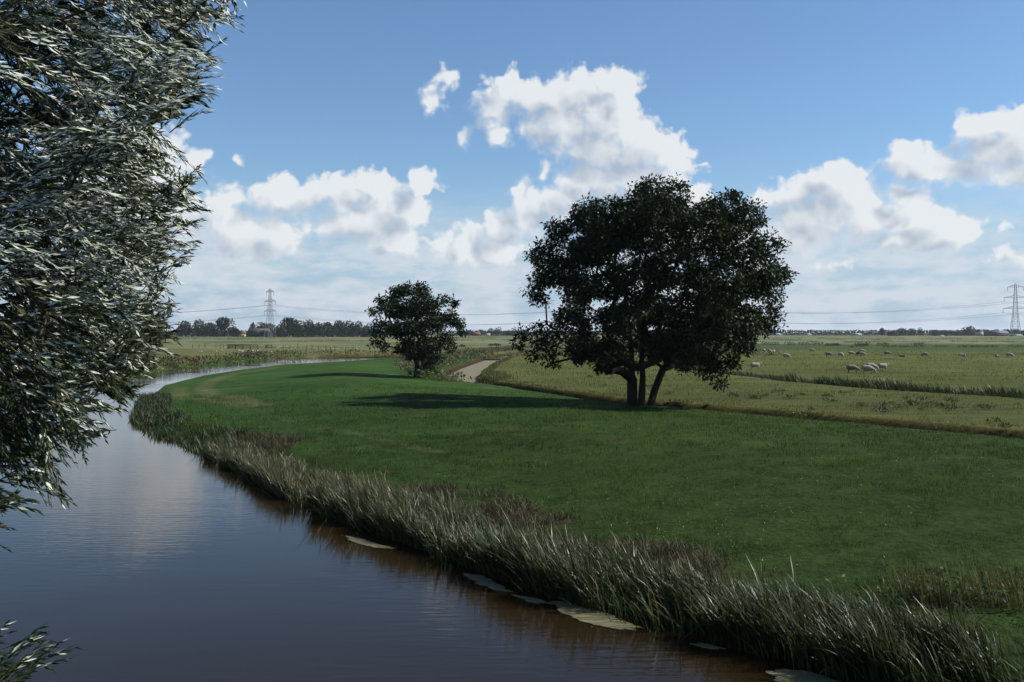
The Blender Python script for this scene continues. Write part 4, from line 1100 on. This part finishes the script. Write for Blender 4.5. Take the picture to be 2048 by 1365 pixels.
def bush(label, x, y, half, hpx, seed, base=(0.024, 0.038, 0.016), group=None, name='bush'):
    r = np.random.default_rng(seed)
    p = gnd(x, y); Y = p[1]; w, h = half * Y / F, hpx * Y / F
    root = empty(name, (p[0], Y, gz(*p) - 0.05)); tag(root, label, 'bush', group)
    parts = []; k = max(3, int(w / max(h, 0.1) * 2.2))
    for i in range(k):
        c = np.array([(i + 0.5) / k * 2 * w - w, r.normal(0, 0.2) * h, h * r.uniform(0.30, 0.45)]); rr = h * r.uniform(0.4, 0.62)
        parts.append(leaf_ball(r, c, np.array([max(rr, w / k * 1.2), rr, rr]), 60, max(0.12, Y * 0.0011), np.array(base) * r.uniform(0.8, 1.2)))
    v, q, t = merge(parts); v[:, 2] = np.maximum(v[:, 2], -0.05)
    tag(link('foliage', np_mesh('foliage', v, q, tint=t), HERB, root), kind='stuff')
    st = [(np.array([[(i + 0.5) / k * 2 * w - w, 0, -0.1], [(i + 0.5) / k * 2 * w - w, 0, h * 0.5]]), (0.03, 0.015)) for i in range(k)]
    v, q = two_tubes(st, 4); tag(link('stems', np_mesh('stems', v, q), BARK, root), kind='stuff')
row = [(1490, 692, 18, 6), (1540, 691, 17, 7), (1580, 691, 9, 7), (1608, 691, 11, 8), (1634, 691, 12, 8), (1665, 692, 14, 5), (1728, 691, 13, 6), (1765, 692, 12, 6), (1838, 691, 9, 5)]
for i, a in enumerate(row):
    bush('%s low bush from the left in the reedy strip behind the sheep' % ordn[i], *a, seed=200 + i, base=(0.034, 0.048, 0.024), group='bushes behind the sheep pasture')
bush('dark long hedge-like bush above the sheep on the right', 1722, 693, 15, 6, 220, base=(0.024, 0.034, 0.020))
bush('left dark bush of the pair in the pale field between the trees', 983, 692, 6, 4, 221); bush('right dark bush of the pair in the pale field between the trees', 995, 692, 6, 4, 222)
bush('small lone bush in the pale field right of the small tree', 925, 694, 5, 4, 223)
bush('dark leafy bush at the water edge of the river bend', 431, 727, 13, 10, 224, base=(0.030, 0.050, 0.022))
bush('second leafy bush along the far bank of the bend', 512, 719, 7, 7, 225)
bush('brown-green shrub under the willow tips on the far bank', 365, 733, 20, 14, 226, base=(0.075, 0.055, 0.030))
bush('low green shrub where the river disappears', 600, 714, 26, 7, 227, base=(0.045, 0.075, 0.030))
bush('dense shrub at the foot of the smaller tree', 857, 757, 17, 32, 228, base=(0.017, 0.028, 0.011))

# ------------------------------------------------------------------ farm buildings on the horizon
def gable_house(name, label, x0, x1, base_y, eave_y, ridge_y, Y, wall, roof, depth=9.0, hip=0.0, openings=3, chimney=False, door=True):
    a, b = at(x0, base_y, Y), at(x1, base_y, Y); w = b.x - a.x
    he, hr = at(x0, eave_y, Y).z, at(x0, ridge_y, Y).z
    root = empty(name, ((a.x + b.x) / 2, Y + depth / 2, 0)); tag(root, label, 'building')
    hw, hd = w / 2, depth / 2
    v, q = box_arr([(-hw, hw, -hd, hd, -0.2, he)]); link('wall', np_mesh('wall', v, q), wall, root)
    o, i_ = 0.35, hip * hw
    V = np.array([(-hw - o, -hd - o, he + 0.02), (hw + o, -hd - o, he + 0.02), (hw + o, hd + o, he + 0.02), (-hw - o, hd + o, he + 0.02), (-hw - o + i_ * 1.0, 0, hr), (hw + o - i_, 0, hr)], float)
    me = np_mesh('roof', V, [[0, 1, 5, 4], [2, 3, 4, 5], [3, 2, 1, 0]], [[1, 2, 5], [3, 0, 4]]); ro = link('roof', me, roof, root)
    if chimney:
        v, q = box_arr([(hw * 0.4, hw * 0.4 + 0.9, -0.45, 0.45, hr - 0.8, hr + 1.0)]); link('chimney', np_mesh('chimney', v, q), BRICK, ro)
    for k in range(openings):
        cx = -hw + w * (k + 0.5) / openings
        isd = door and k == openings // 2
        v, q = box_arr([(cx - 0.6, cx + 0.6, -hd - 0.06, -hd + 0.02, 0.0 if isd else 0.9, min(he - 0.2, 2.1))])
        link('door' if isd else 'window', np_mesh('opening', v, q), DARKWOOD if isd else PANE, root)
    return root
BRICK = simple_mat('brick', (0.06, 0.040, 0.032), 0.9, 0.2)
CREAM = simple_mat('cream_render', (0.36, 0.34, 0.28), 0.9, 0.2)
TILE = simple_mat('red_roof_tile', (0.17, 0.065, 0.04), 0.8, 0.2)
ORANGE = simple_mat('orange_roof_tile', (0.15, 0.065, 0.04), 0.8, 0.2)
SLATE = simple_mat('grey_roof', (0.055, 0.062, 0.066), 0.7, 0.3)
SHEET = simple_mat('blue_grey_roof', (0.055, 0.07, 0.10), 0.6, 0.3)
PALE = simple_mat('pale_sheet', (0.22, 0.25, 0.28), 0.5, 0.4)
DARKWOOD = simple_mat('dark_boards', (0.05, 0.04, 0.03), 0.8, 0.2)
PANE = simple_mat('window_glass', (0.03, 0.035, 0.04), 0.1, 0.5)
gable_house('farmhouse', 'dark steep-roofed farmhouse half buried in the left clump of trees', 419, 441, 673, 669, 650, 1072, BRICK, SHEET, 14, hip=0.35)
gable_house('farm_cottage', 'small cottage with a bright orange roof left of the grey barn', 478, 489, 673, 669, 663, 1045, CREAM, ORANGE, 7, openings=2)
gable_house('barn', 'long barn with a light grey roof behind the left pylon', 493, 536, 673, 670, 657, 1060, BRICK, SLATE, 14, hip=0.08, openings=5)
gable_house('farmhouse', 'farmhouse with a brick red roof between the two meadow trees', 944, 961, 673, 670, 664, 1300, BRICK, TILE, 12, hip=0.2, chimney=True)
gable_house('cottage', 'tiny cream cottage right of the brick red roof', 971, 980, 672.5, 670, 667.5, 1310, CREAM, CREAM, 7, openings=2)
gable_house('white_house', 'tall white house peeping out of the right-hand treeline', 1957, 1967, 672.5, 664, 659, 1270, CREAM, SLATE, 8, openings=2)
gable_house('barn', 'big dark blue roofed barn left of the right pylon', 1983, 2020, 673, 669, 661.5, 1240, DARKWOOD, SHEET, 18, openings=4)
gable_house('shed', 'low pale shed at the foot of the right pylon', 2024, 2046, 674, 671.5, 669, 1180, PALE, PALE, 10, openings=4)
gable_house('shed', 'low white shed among the right-hand trees', 1878, 1889, 674, 672.5, 671, 1200, CREAM, PALE, 6, openings=2)
gable_house('shed', 'far bluish shed seen just right of the big tree', 1548, 1564, 671.5, 669, 667, 1450, PALE, PALE, 14, openings=3)
gable_house('shed', 'second far bluish shed right of the big tree', 1612, 1623, 671.5, 669.5, 667.5, 1450, PALE, PALE, 14, openings=2)
gable_house('shed', 'long far bluish shed left of the conical tree', 1706, 1724, 671.5, 669, 667, 1450, PALE, PALE, 14, openings=3)

# ------------------------------------------------------------------ pylons and lines
STEEL = simple_mat('galvanised_steel', (0.16, 0.17, 0.19), 0.5, 0.4, metallic=0.0) if False else simple_mat('galvanised_steel', (0.15, 0.16, 0.18), 0.5, 0.4)
GLASS_INS = simple_mat('insulator_porcelain', (0.10, 0.07, 0.05), 0.3, 0.5)
CABLE = simple_mat('aluminium_cable', (0.10, 0.105, 0.115), 0.5, 0.4)
ARM_Z = (0.545, 0.755, 0.955)            # as fractions of the height
ARM_L = (11.0, 10.0, 7.0)
def pylon(label, x, top, Y, rz):
    H = at(x, top, Y).z; X = at(x, top, Y).x
    root = empty('pylon', (X, Y, 0), rz); tag(root, label, 'pylon', 'power line pylons')
    def half(z):
        u = z / H
        return np.interp(u, [0, 0.45, 1.0], [4.2, 2.0, 0.7])
    zs = np.array([0, 0.11, 0.21, 0.30, 0.38, 0.45, 0.51, 0.57, 0.63, 0.69, 0.75, 0.81, 0.87, 0.93, 1.0]) * H
    for sx, sy in ((-1, -1), (1, -1), (1, 1), (-1, 1)):
        p = np.array([[sx * half(z), sy * half(z), z] for z in zs]); p[0, 2] = -0.3
        v, q = tube(p, np.linspace(0.18, 0.10, len(zs)), 4); link('leg', np_mesh('leg', v, q), STEEL, root)
    br = []
    for a, b in zip(zs[:-1], zs[1:]):
        c = [np.array([(-half(z), -half(z), z), (half(z), -half(z), z), (half(z), half(z), z), (-half(z), half(z), z)]) for z in (a, b)]
        for k in range(4):
            l = (k + 1) % 4
            br += [(np.array([c[0][k], c[1][l]]), (0.065, 0.065)), (np.array([c[0][l], c[1][k]]), (0.065, 0.065)), (np.array([c[1][k], c[1][l]]), (0.06, 0.06))]
    v, q = two_tubes(br, 4); tag(link('bracing', np_mesh('bracing', v, q), STEEL, root), kind='stuff')
    tips = []
    for u, L in zip(ARM_Z, ARM_L):
        z = u * H; h = half(z)
        for s in (-1, 1):
            tp = np.array([s * L, 0, z + 0.2]); bs = []
            for sy in (-1, 1):
                bs += [(np.array([[s * h, sy * h, z], tp]), (0.16, 0.12)), (np.array([[s * h, sy * h, z + 2.0], tp]), (0.14, 0.10))]
                for f in (0.3, 0.6):
                    lo = np.array([s * h, sy * h, z]) * (1 - f) + tp * f; hi = np.array([s * h, sy * h, z + 2.0]) * (1 - f) + tp * f
                    bs.append((np.array([lo, hi]), (0.08, 0.08)))
            v, q = two_tubes(bs, 4); ca = link('cross_arm', np_mesh('cross_arm', v, q), STEEL, root)
            for inn in (0.97,):
                zz = np.linspace(0, -3.6, 13); rr = np.where(np.arange(13) % 2 == 0, 0.10, 0.22)
                v, q = tube(np.column_stack([np.full(13, s * L * inn), np.zeros(13), z + 0.1 + zz]), rr, 6)
                link('insulator', np_mesh('insulator', v, q), GLASS_INS, ca)
            tips.append(root.matrix_basis @ Vector((s * L * 0.97, 0, z - 3.6)))
    v, q = two_tubes([(np.array([[sx * 0.7, sy * 0.7, H], [0, 0, H + 1.6]]), (0.12, 0.06)) for sx in (-1, 1) for sy in (-1, 1)], 4)
    link('peak', np_mesh('peak', v, q), STEEL, root)
    bpy.context.view_layer.update()
    return tips
A1 = pylon('lattice pylon standing before the grey barn on the left', 540, 580, 950, R(-46))
A2 = pylon('lattice pylon hidden behind the crown of the big tree', 1286, 578, 945, R(20) - R(56))
A3 = pylon('lattice pylon at the right edge of the picture', 2031, 570, 930, R(-40))
def off_pylon(tips, d): return [t + Vector(d) for t in tips]
A0 = off_pylon(A1, (-390, 40, 0)); A4 = off_pylon(A3, (370, -30, 0))
names = {(0, 0): 'lower power line, nearer conductor, sagging between the pylons', (0, 1): 'lower power line, farther conductor, sagging between the pylons', (1, 0): 'upper power line, nearer conductor, sagging between the pylons', (1, 1): 'upper power line, farther conductor, sagging between the pylons'}
for lv in (0, 1):
    for sd_ in (0, 1):
        k = lv * 2 + sd_; pts = []
        chain = [A0[k], A1[k], A2[k], A3[k], A4[k]]
        for a, b in zip(chain[:-1], chain[1:]):
            for u in np.linspace(0, 1, 24, endpoint=False):
                p = a.lerp(b, float(u)); p.z -= 9.5 * 4 * u * (1 - u); pts.append(p)
        pts.append(chain[-1])
        o0 = Vector(chain[1])
        v, q = tube(np.array([p - o0 for p in pts]), np.full(len(pts), 0.085), 4)
        tag(link('power_line', np_mesh('power_line', v, q), CABLE, loc=o0), names[(lv, sd_)], 'power line', 'conductors of the power line')

# ------------------------------------------------------------------ gate, fence posts, birds, sheep
WOOD = simple_mat('weathered_wood', (0.075, 0.06, 0.045), 0.9, 0.15)
def field_gate(label, x0, x1, yb, yt, posts, rails):
    a, b = gnd(x0, yb), gnd(x1, yb); Y = a[1]; w = b[0] - a[0]; h = (yb - yt) * Y / F
    z = gz(*a); root = empty('field_gate', (a[0], Y, z)); tag(root, label, 'gate')
    for k in range(posts):
        x = w * k / (posts - 1)
        v, q = box_arr([(x - 0.12, x + 0.12, -0.12, 0.12, -0.4, h * (1.0 + 0.05 * (k % 2)))]); link('post', np_mesh('post', v, q), WOOD, root)
    for k in range(rails):
        zz = h * (0.25 + 0.68 * k / max(1, rails - 1))
        v, q = box_arr([(-0.1, w + 0.1, -0.20, -0.125, zz - 0.09, zz + 0.09)]); link('rail', np_mesh('rail', v, q), WOOD, root)
    v, q = two_tubes([(np.array([[0.1, -0.24, h * 0.25], [w * 0.3, -0.24, h * 0.92]]), (0.07, 0.07))], 4); link('brace', np_mesh('brace', v, q), WOOD, root)
field_gate('long dark wooden sheep pen rails in the left field', 456, 516, 699, 689, 5, 4)
field_gate('short dark wooden rail frame right of the long pen', 532, 544, 697.5, 690.5, 2, 2)
r_ = np.random.default_rng(41)
post_px = [(432, 697), (440, 698), (447, 697), (566, 700), (580, 699), (596, 698), (613, 702), (624, 700), (637, 703), (652, 702), (661, 705), (668, 703), (690, 704), (706, 701), (385, 697), (398, 697), (410, 697)]
pm = {}
for i, (x, y) in enumerate(post_px):
    p = gnd(x, y); h = r_.uniform(1.0, 1.5)
    v, q = tube(np.array([[0, 0, -0.3], [0.02, 0, h * 0.6], [0.03, 0.02, h - 0.05], [0.03, 0.02, h]]), (0.09, 0.085, 0.08, 0.03), 7)
    o = link('fence_post', np_mesh('fence_post', v, q), WOOD, loc=(p[0], p[1], gz(*p))); o.rotation_euler = (r_.normal(0, 0.05), r_.normal(0, 0.06), 0)
    j = sorted(range(len(post_px)), key=lambda t: post_px[t][0]).index(i)
    place = ('left of the sheep pen rails' if x < 456 else 'right of the sheep pen rails')
    side = sorted([q_ for q_ in post_px if (q_[0] < 456) == (x < 456)]); n_ = side.index((x, y))
    tag(o, '%s thin fence post from the left, %s' % ((ordn + ['fourteenth'])[n_], place), 'fence post', 'fence posts in the left field')
BIRD = simple_mat('white_feathers', (0.60, 0.60, 0.57), 0.8, 0.2, 0.08)
def bird_mesh():
    bm = bmesh.new()
    bmesh.ops.create_uvsphere(bm, u_segments=10, v_segments=7, radius=1)
    for v in bm.verts:
        x, y, z = v.co
        s = 1.0 - 0.35 * max(0, -x)
        v.co = (x * 0.30 - (0.10 if x < -0.8 else 0), y * 0.13 * s, 0.22 + z * 0.13 * s + (0.03 if x < -0.8 else 0))
    me = bpy.data.meshes.new('white_bird'); 
    neck = [((0.20, 0, 0.26), 0.07), ((0.28, 0, 0.38), 0.045), ((0.30, 0, 0.46), 0.05), ((0.36, 0, 0.46), 0.035), ((0.43, 0, 0.44), 0.01)]
    v, q = tube(np.array([a for a, b in neck]), [b for a, b in neck], 7)
    v2, q2 = tubes([(np.array([[0.02, s * 0.05, 0.12], [0.02, s * 0.05, 0.0]]), (0.015, 0.012)) for s in (-1, 1)], 5)
    for vv, qq in ((v, q), (v2, q2)):
        b = [bm.verts.new(p) for p in vv]
        for f in qq: bm.faces.new([b[i] for i in f])
    bm.to_mesh(me); bm.free(); me.materials.append(BIRD)
    for p in me.polygons: p.use_smooth = True
    return me
BM = bird_mesh()
birds = [(520,740),(540,735),(610,728),(640,735),(795,732),(940,740),(1000,695),(1020,690),(1035,685),(1065,690),(1095,690),(1125,690),(1145,705),(1180,700),(1320,690),(1350,708),(1380,695),(1400,715),(1460,705),(1480,710),(1540,680),(1555,690),(1570,705),(1600,710),(1625,705),(1685,700),(1810,702),(200,735),(220,738),(340,732),(375,735),(430,728),(745,732),(770,735)]
_tens = ['', '', 'twenty', 'thirty']
_one = ordn + ['fourteenth', 'fifteenth', 'sixteenth', 'seventeenth', 'eighteenth', 'nineteenth']
def ordinal(k): return _one[k] if k < 19 else ({19: 'twentieth', 29: 'thirtieth'}.get(k) or _tens[(k + 1) // 10] + '-' + _one[k % 10])
for bi_, (bx, by) in enumerate(sorted(birds)):
    p = gnd(360 + bx / 5.12, 560 + by / 5.12 + 0.8)
    o = link('white_bird', BM, loc=(p[0], p[1], gz(*p))); o.rotation_euler = (0, 0, r_.uniform(0, 6.28)); s = r_.uniform(0.5, 0.8); o.scale = (s, s, s)
    tag(o, '%s small white bird from the left in the flock on the left field' % ordinal(bi_), 'bird', 'white birds on the left field')

def wool(name, col):
    m, o = new_mat(name)
    co = obj_co(); n = N.noise(co, 14, 5, 0.65); n2 = N.noise(co, 3, 3, 0.5)
    c = N.mix(n, tuple(x * 0.7 for x in col), tuple(x * 1.1 for x in col)); c = N.mix(n2.ramp(0.5, 0.8) * 0.4, c, (0.20, 0.16, 0.10))
    p = principled(c, 0.95, 0.1, n, 0.8, 0.03); m.node_tree.links.new(p.outputs[0], o.inputs[0]); return m
WOOL = [wool('cream_wool', (0.34, 0.30, 0.24)), wool('dirty_wool', (0.20, 0.165, 0.13)), wool('dark_wool', (0.05, 0.042, 0.036))]
def sheep_mesh(pose):
    """one skinned body: hips at the back, head forward (+x)"""
    if pose == 'lie':
        V = [(-0.60, 0, 0.27, .08, .09), (-0.42, 0, 0.28, .22, .22), (-0.12, 0, 0.30, .30, .28), (0.20, 0, 0.30, .24, .25), (0.42, 0, 0.36, .15, .16), (0.56, 0, 0.52, .10, .10), (0.66, 0, 0.60, .085, .09), (0.82, 0, 0.54, .05, .055)]
        legs = [(3, 0.16, [(0.28, 0.10), (0.46, 0.05)]), (3, -0.16, [(0.28, 0.10), (0.46, 0.05)]), (1, 0.18, [(-0.30, 0.10), (-0.10, 0.05)]), (1, -0.18, [(-0.30, 0.10), (-0.10, 0.05)])]
    else:
        V = [(-0.64, 0, 0.62, .09, .10), (-0.46, 0, 0.63, .23, .24), (-0.22, 0, 0.64, .31, .31), (0.12, 0, 0.63, .30, .31), (0.38, 0, 0.65, .19, .21)]
        if pose == 'graze': V += [(0.58, 0, 0.50, .11, .12), (0.70, 0, 0.28, .085, .09), (0.78, 0, 0.10, .05, .055)]
        else: V += [(0.54, 0, 0.80, .10, .11), (0.64, 0, 0.93, .085, .09), (0.82, 0, 0.88, .05, .055)]
        legs = [(4, 0.11, [(0.36, 0.34), (0.35, 0.17), (0.36, 0.0)]), (4, -0.11, [(0.31, 0.34), (0.33, 0.17), (0.32, 0.0)]), (1, 0.12, [(-0.40, 0.38), (-0.50, 0.24), (-0.46, 0.0)]), (1, -0.12, [(-0.36, 0.38), (-0.45, 0.24), (-0.41, 0.0)])]
    co = [v[:3] for v in V]; rad = [v[3:] for v in V]; ed = [(i, i + 1) for i in range(len(V) - 1)]
    hd = len(V) - 2
    for s in (-1, 1):
        co.append((V[hd][0] - 0.05, s * 0.15, V[hd][2] + 0.02)); rad.append((0.025, 0.03)); ed.append((hd, len(co) - 1))
    co.append((V[0][0] - 0.06, 0, V[0][2] - 0.18)); rad.append((0.03, 0.03)); ed.append((0, len(co) - 1))
    for root, y, pts in legs:
        prev = root
        for k, (x, z) in enumerate(pts):
            co.append((x, y, z)); rad.append((0.07, 0.07) if k == 0 else (0.035, 0.035)); ed.append((prev, len(co) - 1)); prev = len(co) - 1
    me = bpy.data.meshes.new('sheep_cage'); me.from_pydata(co, ed, [])
    ob = bpy.data.objects.new('sheep_cage', me); COL.objects.link(ob)
    ob.modifiers.new('s', 'SKIN'); sv = me.skin_vertices[0].data
    for i, rr in enumerate(rad): sv[i].radius = rr; sv[i].use_root = (i == 2)
    ss = ob.modifiers.new('u', 'SUBSURF'); ss.levels = 1; ss.render_levels = 1
    dg = bpy.context.evaluated_depsgraph_get()
    out = bpy.data.meshes.new_from_object(ob.evaluated_get(dg)); out.name = 'sheep'
    bpy.data.objects.remove(ob)
    for p in out.polygons: p.use_smooth = True
    return out
SM = {p: sheep_mesh(p) for p in ('graze', 'stand', 'lie')}
flock = [  # x, y of the feet, pose, heading in degrees (0 = to the right), wool, scale, label
 (1706, 746, 'graze', -8, 1, 1.08, 'brownish sheep grazing left of the close pair'),
 (1737, 747, 'graze', -25, 0, 1.1, 'bright grazing sheep in front of the close pair'),
 (1744, 743, 'graze', -15, 0, 1.05, 'sheep just behind the bright one of the close pair'),
 (1766, 742, 'stand', 5, 0, 0.95, 'sheep standing with raised head right of the close pair'),
 (1511, 740, 'stand', 3, 0, 1.0, 'lone sheep with raised head nearest the big tree'),
 (1528, 706, 'graze', -75, 0, 1.0, 'leftmost far sheep, seen end on'),
 (1541, 707, 'graze', -80, 0, 0.95, 'left sheep of the far twin pair by the big tree'),
 (1547.5, 707, 'graze', -100, 0, 0.95, 'right sheep of the far twin pair by the big tree'),
 (1573.5, 718, 'graze', -35, 0, 1.05, 'plump grazing sheep alone right of the far twins'),
 (1624.6, 705, 'graze', -40, 0, 1.0, 'far sheep alone midway along the row'),
 (1658, 714, 'graze', -10, 1, 1.05, 'greyish sheep grazing broadside left of a round white one'),
 (1682, 715, 'graze', -70, 0, 1.05, 'round white sheep casting a shadow to its left'),
 (1703.5, 711, 'graze', -12, 0, 1.0, 'sheep grazing just left of the black one'),
 (1725.5, 706, 'graze', -20, 0, 0.95, 'sheep standing farther back above the black one'),
 (1718, 711.5, 'graze', 180, 2, 1.0, 'black sheep in the middle of the far row'),
 (1725, 712, 'graze', -30, 0, 0.95, 'pale sheep half hidden behind the black one'),
 (1775, 711, 'graze', -15, 1, 1.0, 'sheep grazing alone right of the black one'),
 (1804, 714, 'lie', 170, 1, 1.0, 'sheep lying flat in the middle right of the field'),
 (1849.5, 713.5, 'graze', 185, 1, 1.0, 'dark-sided sheep grazing to the left, right of the lying one'),
 (1926.6, 708, 'graze', -60, 0, 0.9, 'sheep standing behind a lying one on the right'),
 (1925, 713, 'lie', 175, 0, 1.0, 'sheep lying in front of another on the right'),
 (1995.5, 715, 'lie', 10, 1, 0.9, 'small greyish sheep lying near the right edge'),
 (2020, 715.5, 'graze', -55, 0, 1.05, 'rightmost sheep, grazing, near the picture edge'),
]
for x, y, pose, hd, wl, s, lab in flock:
    p = gnd(x, y); me = SM[pose].copy() if False else SM[pose]
    o = bpy.data.objects.new('sheep', me.copy() if wl else me); COL.objects.link(o)
    o.data.materials.clear(); o.data.materials.append(WOOL[wl])
    o.location = (p[0], p[1], gz(*p) - 0.01); o.rotation_euler = (0, 0, R(hd)); o.scale = (s, s * 1.05, s)
    tag(o, lab, 'sheep', 'sheep in the pasture')

# ------------------------------------------------------------------ the air
def haze():
    v, q = box_arr([(-17500, 17500, -17500, 17500, -6.0, 75.0)])
    m, o = new_mat('summer_haze')
    pv = N.tree.nodes.new('ShaderNodeVolumePrincipled')
    pv.inputs['Color'].default_value = (0.80, 0.88, 1.0, 1); pv.inputs['Density'].default_value = 0.00005; pv.inputs['Anisotropy'].default_value = 0.2
    N.tree.links.new(pv.outputs[0], o.inputs['Volume'])
    ob = link('haze', np_mesh('haze', v, q), m); tag(ob, 'thin blue summer haze over the polder', 'haze', kind='stuff')
HAZE = True
if HAZE: haze()
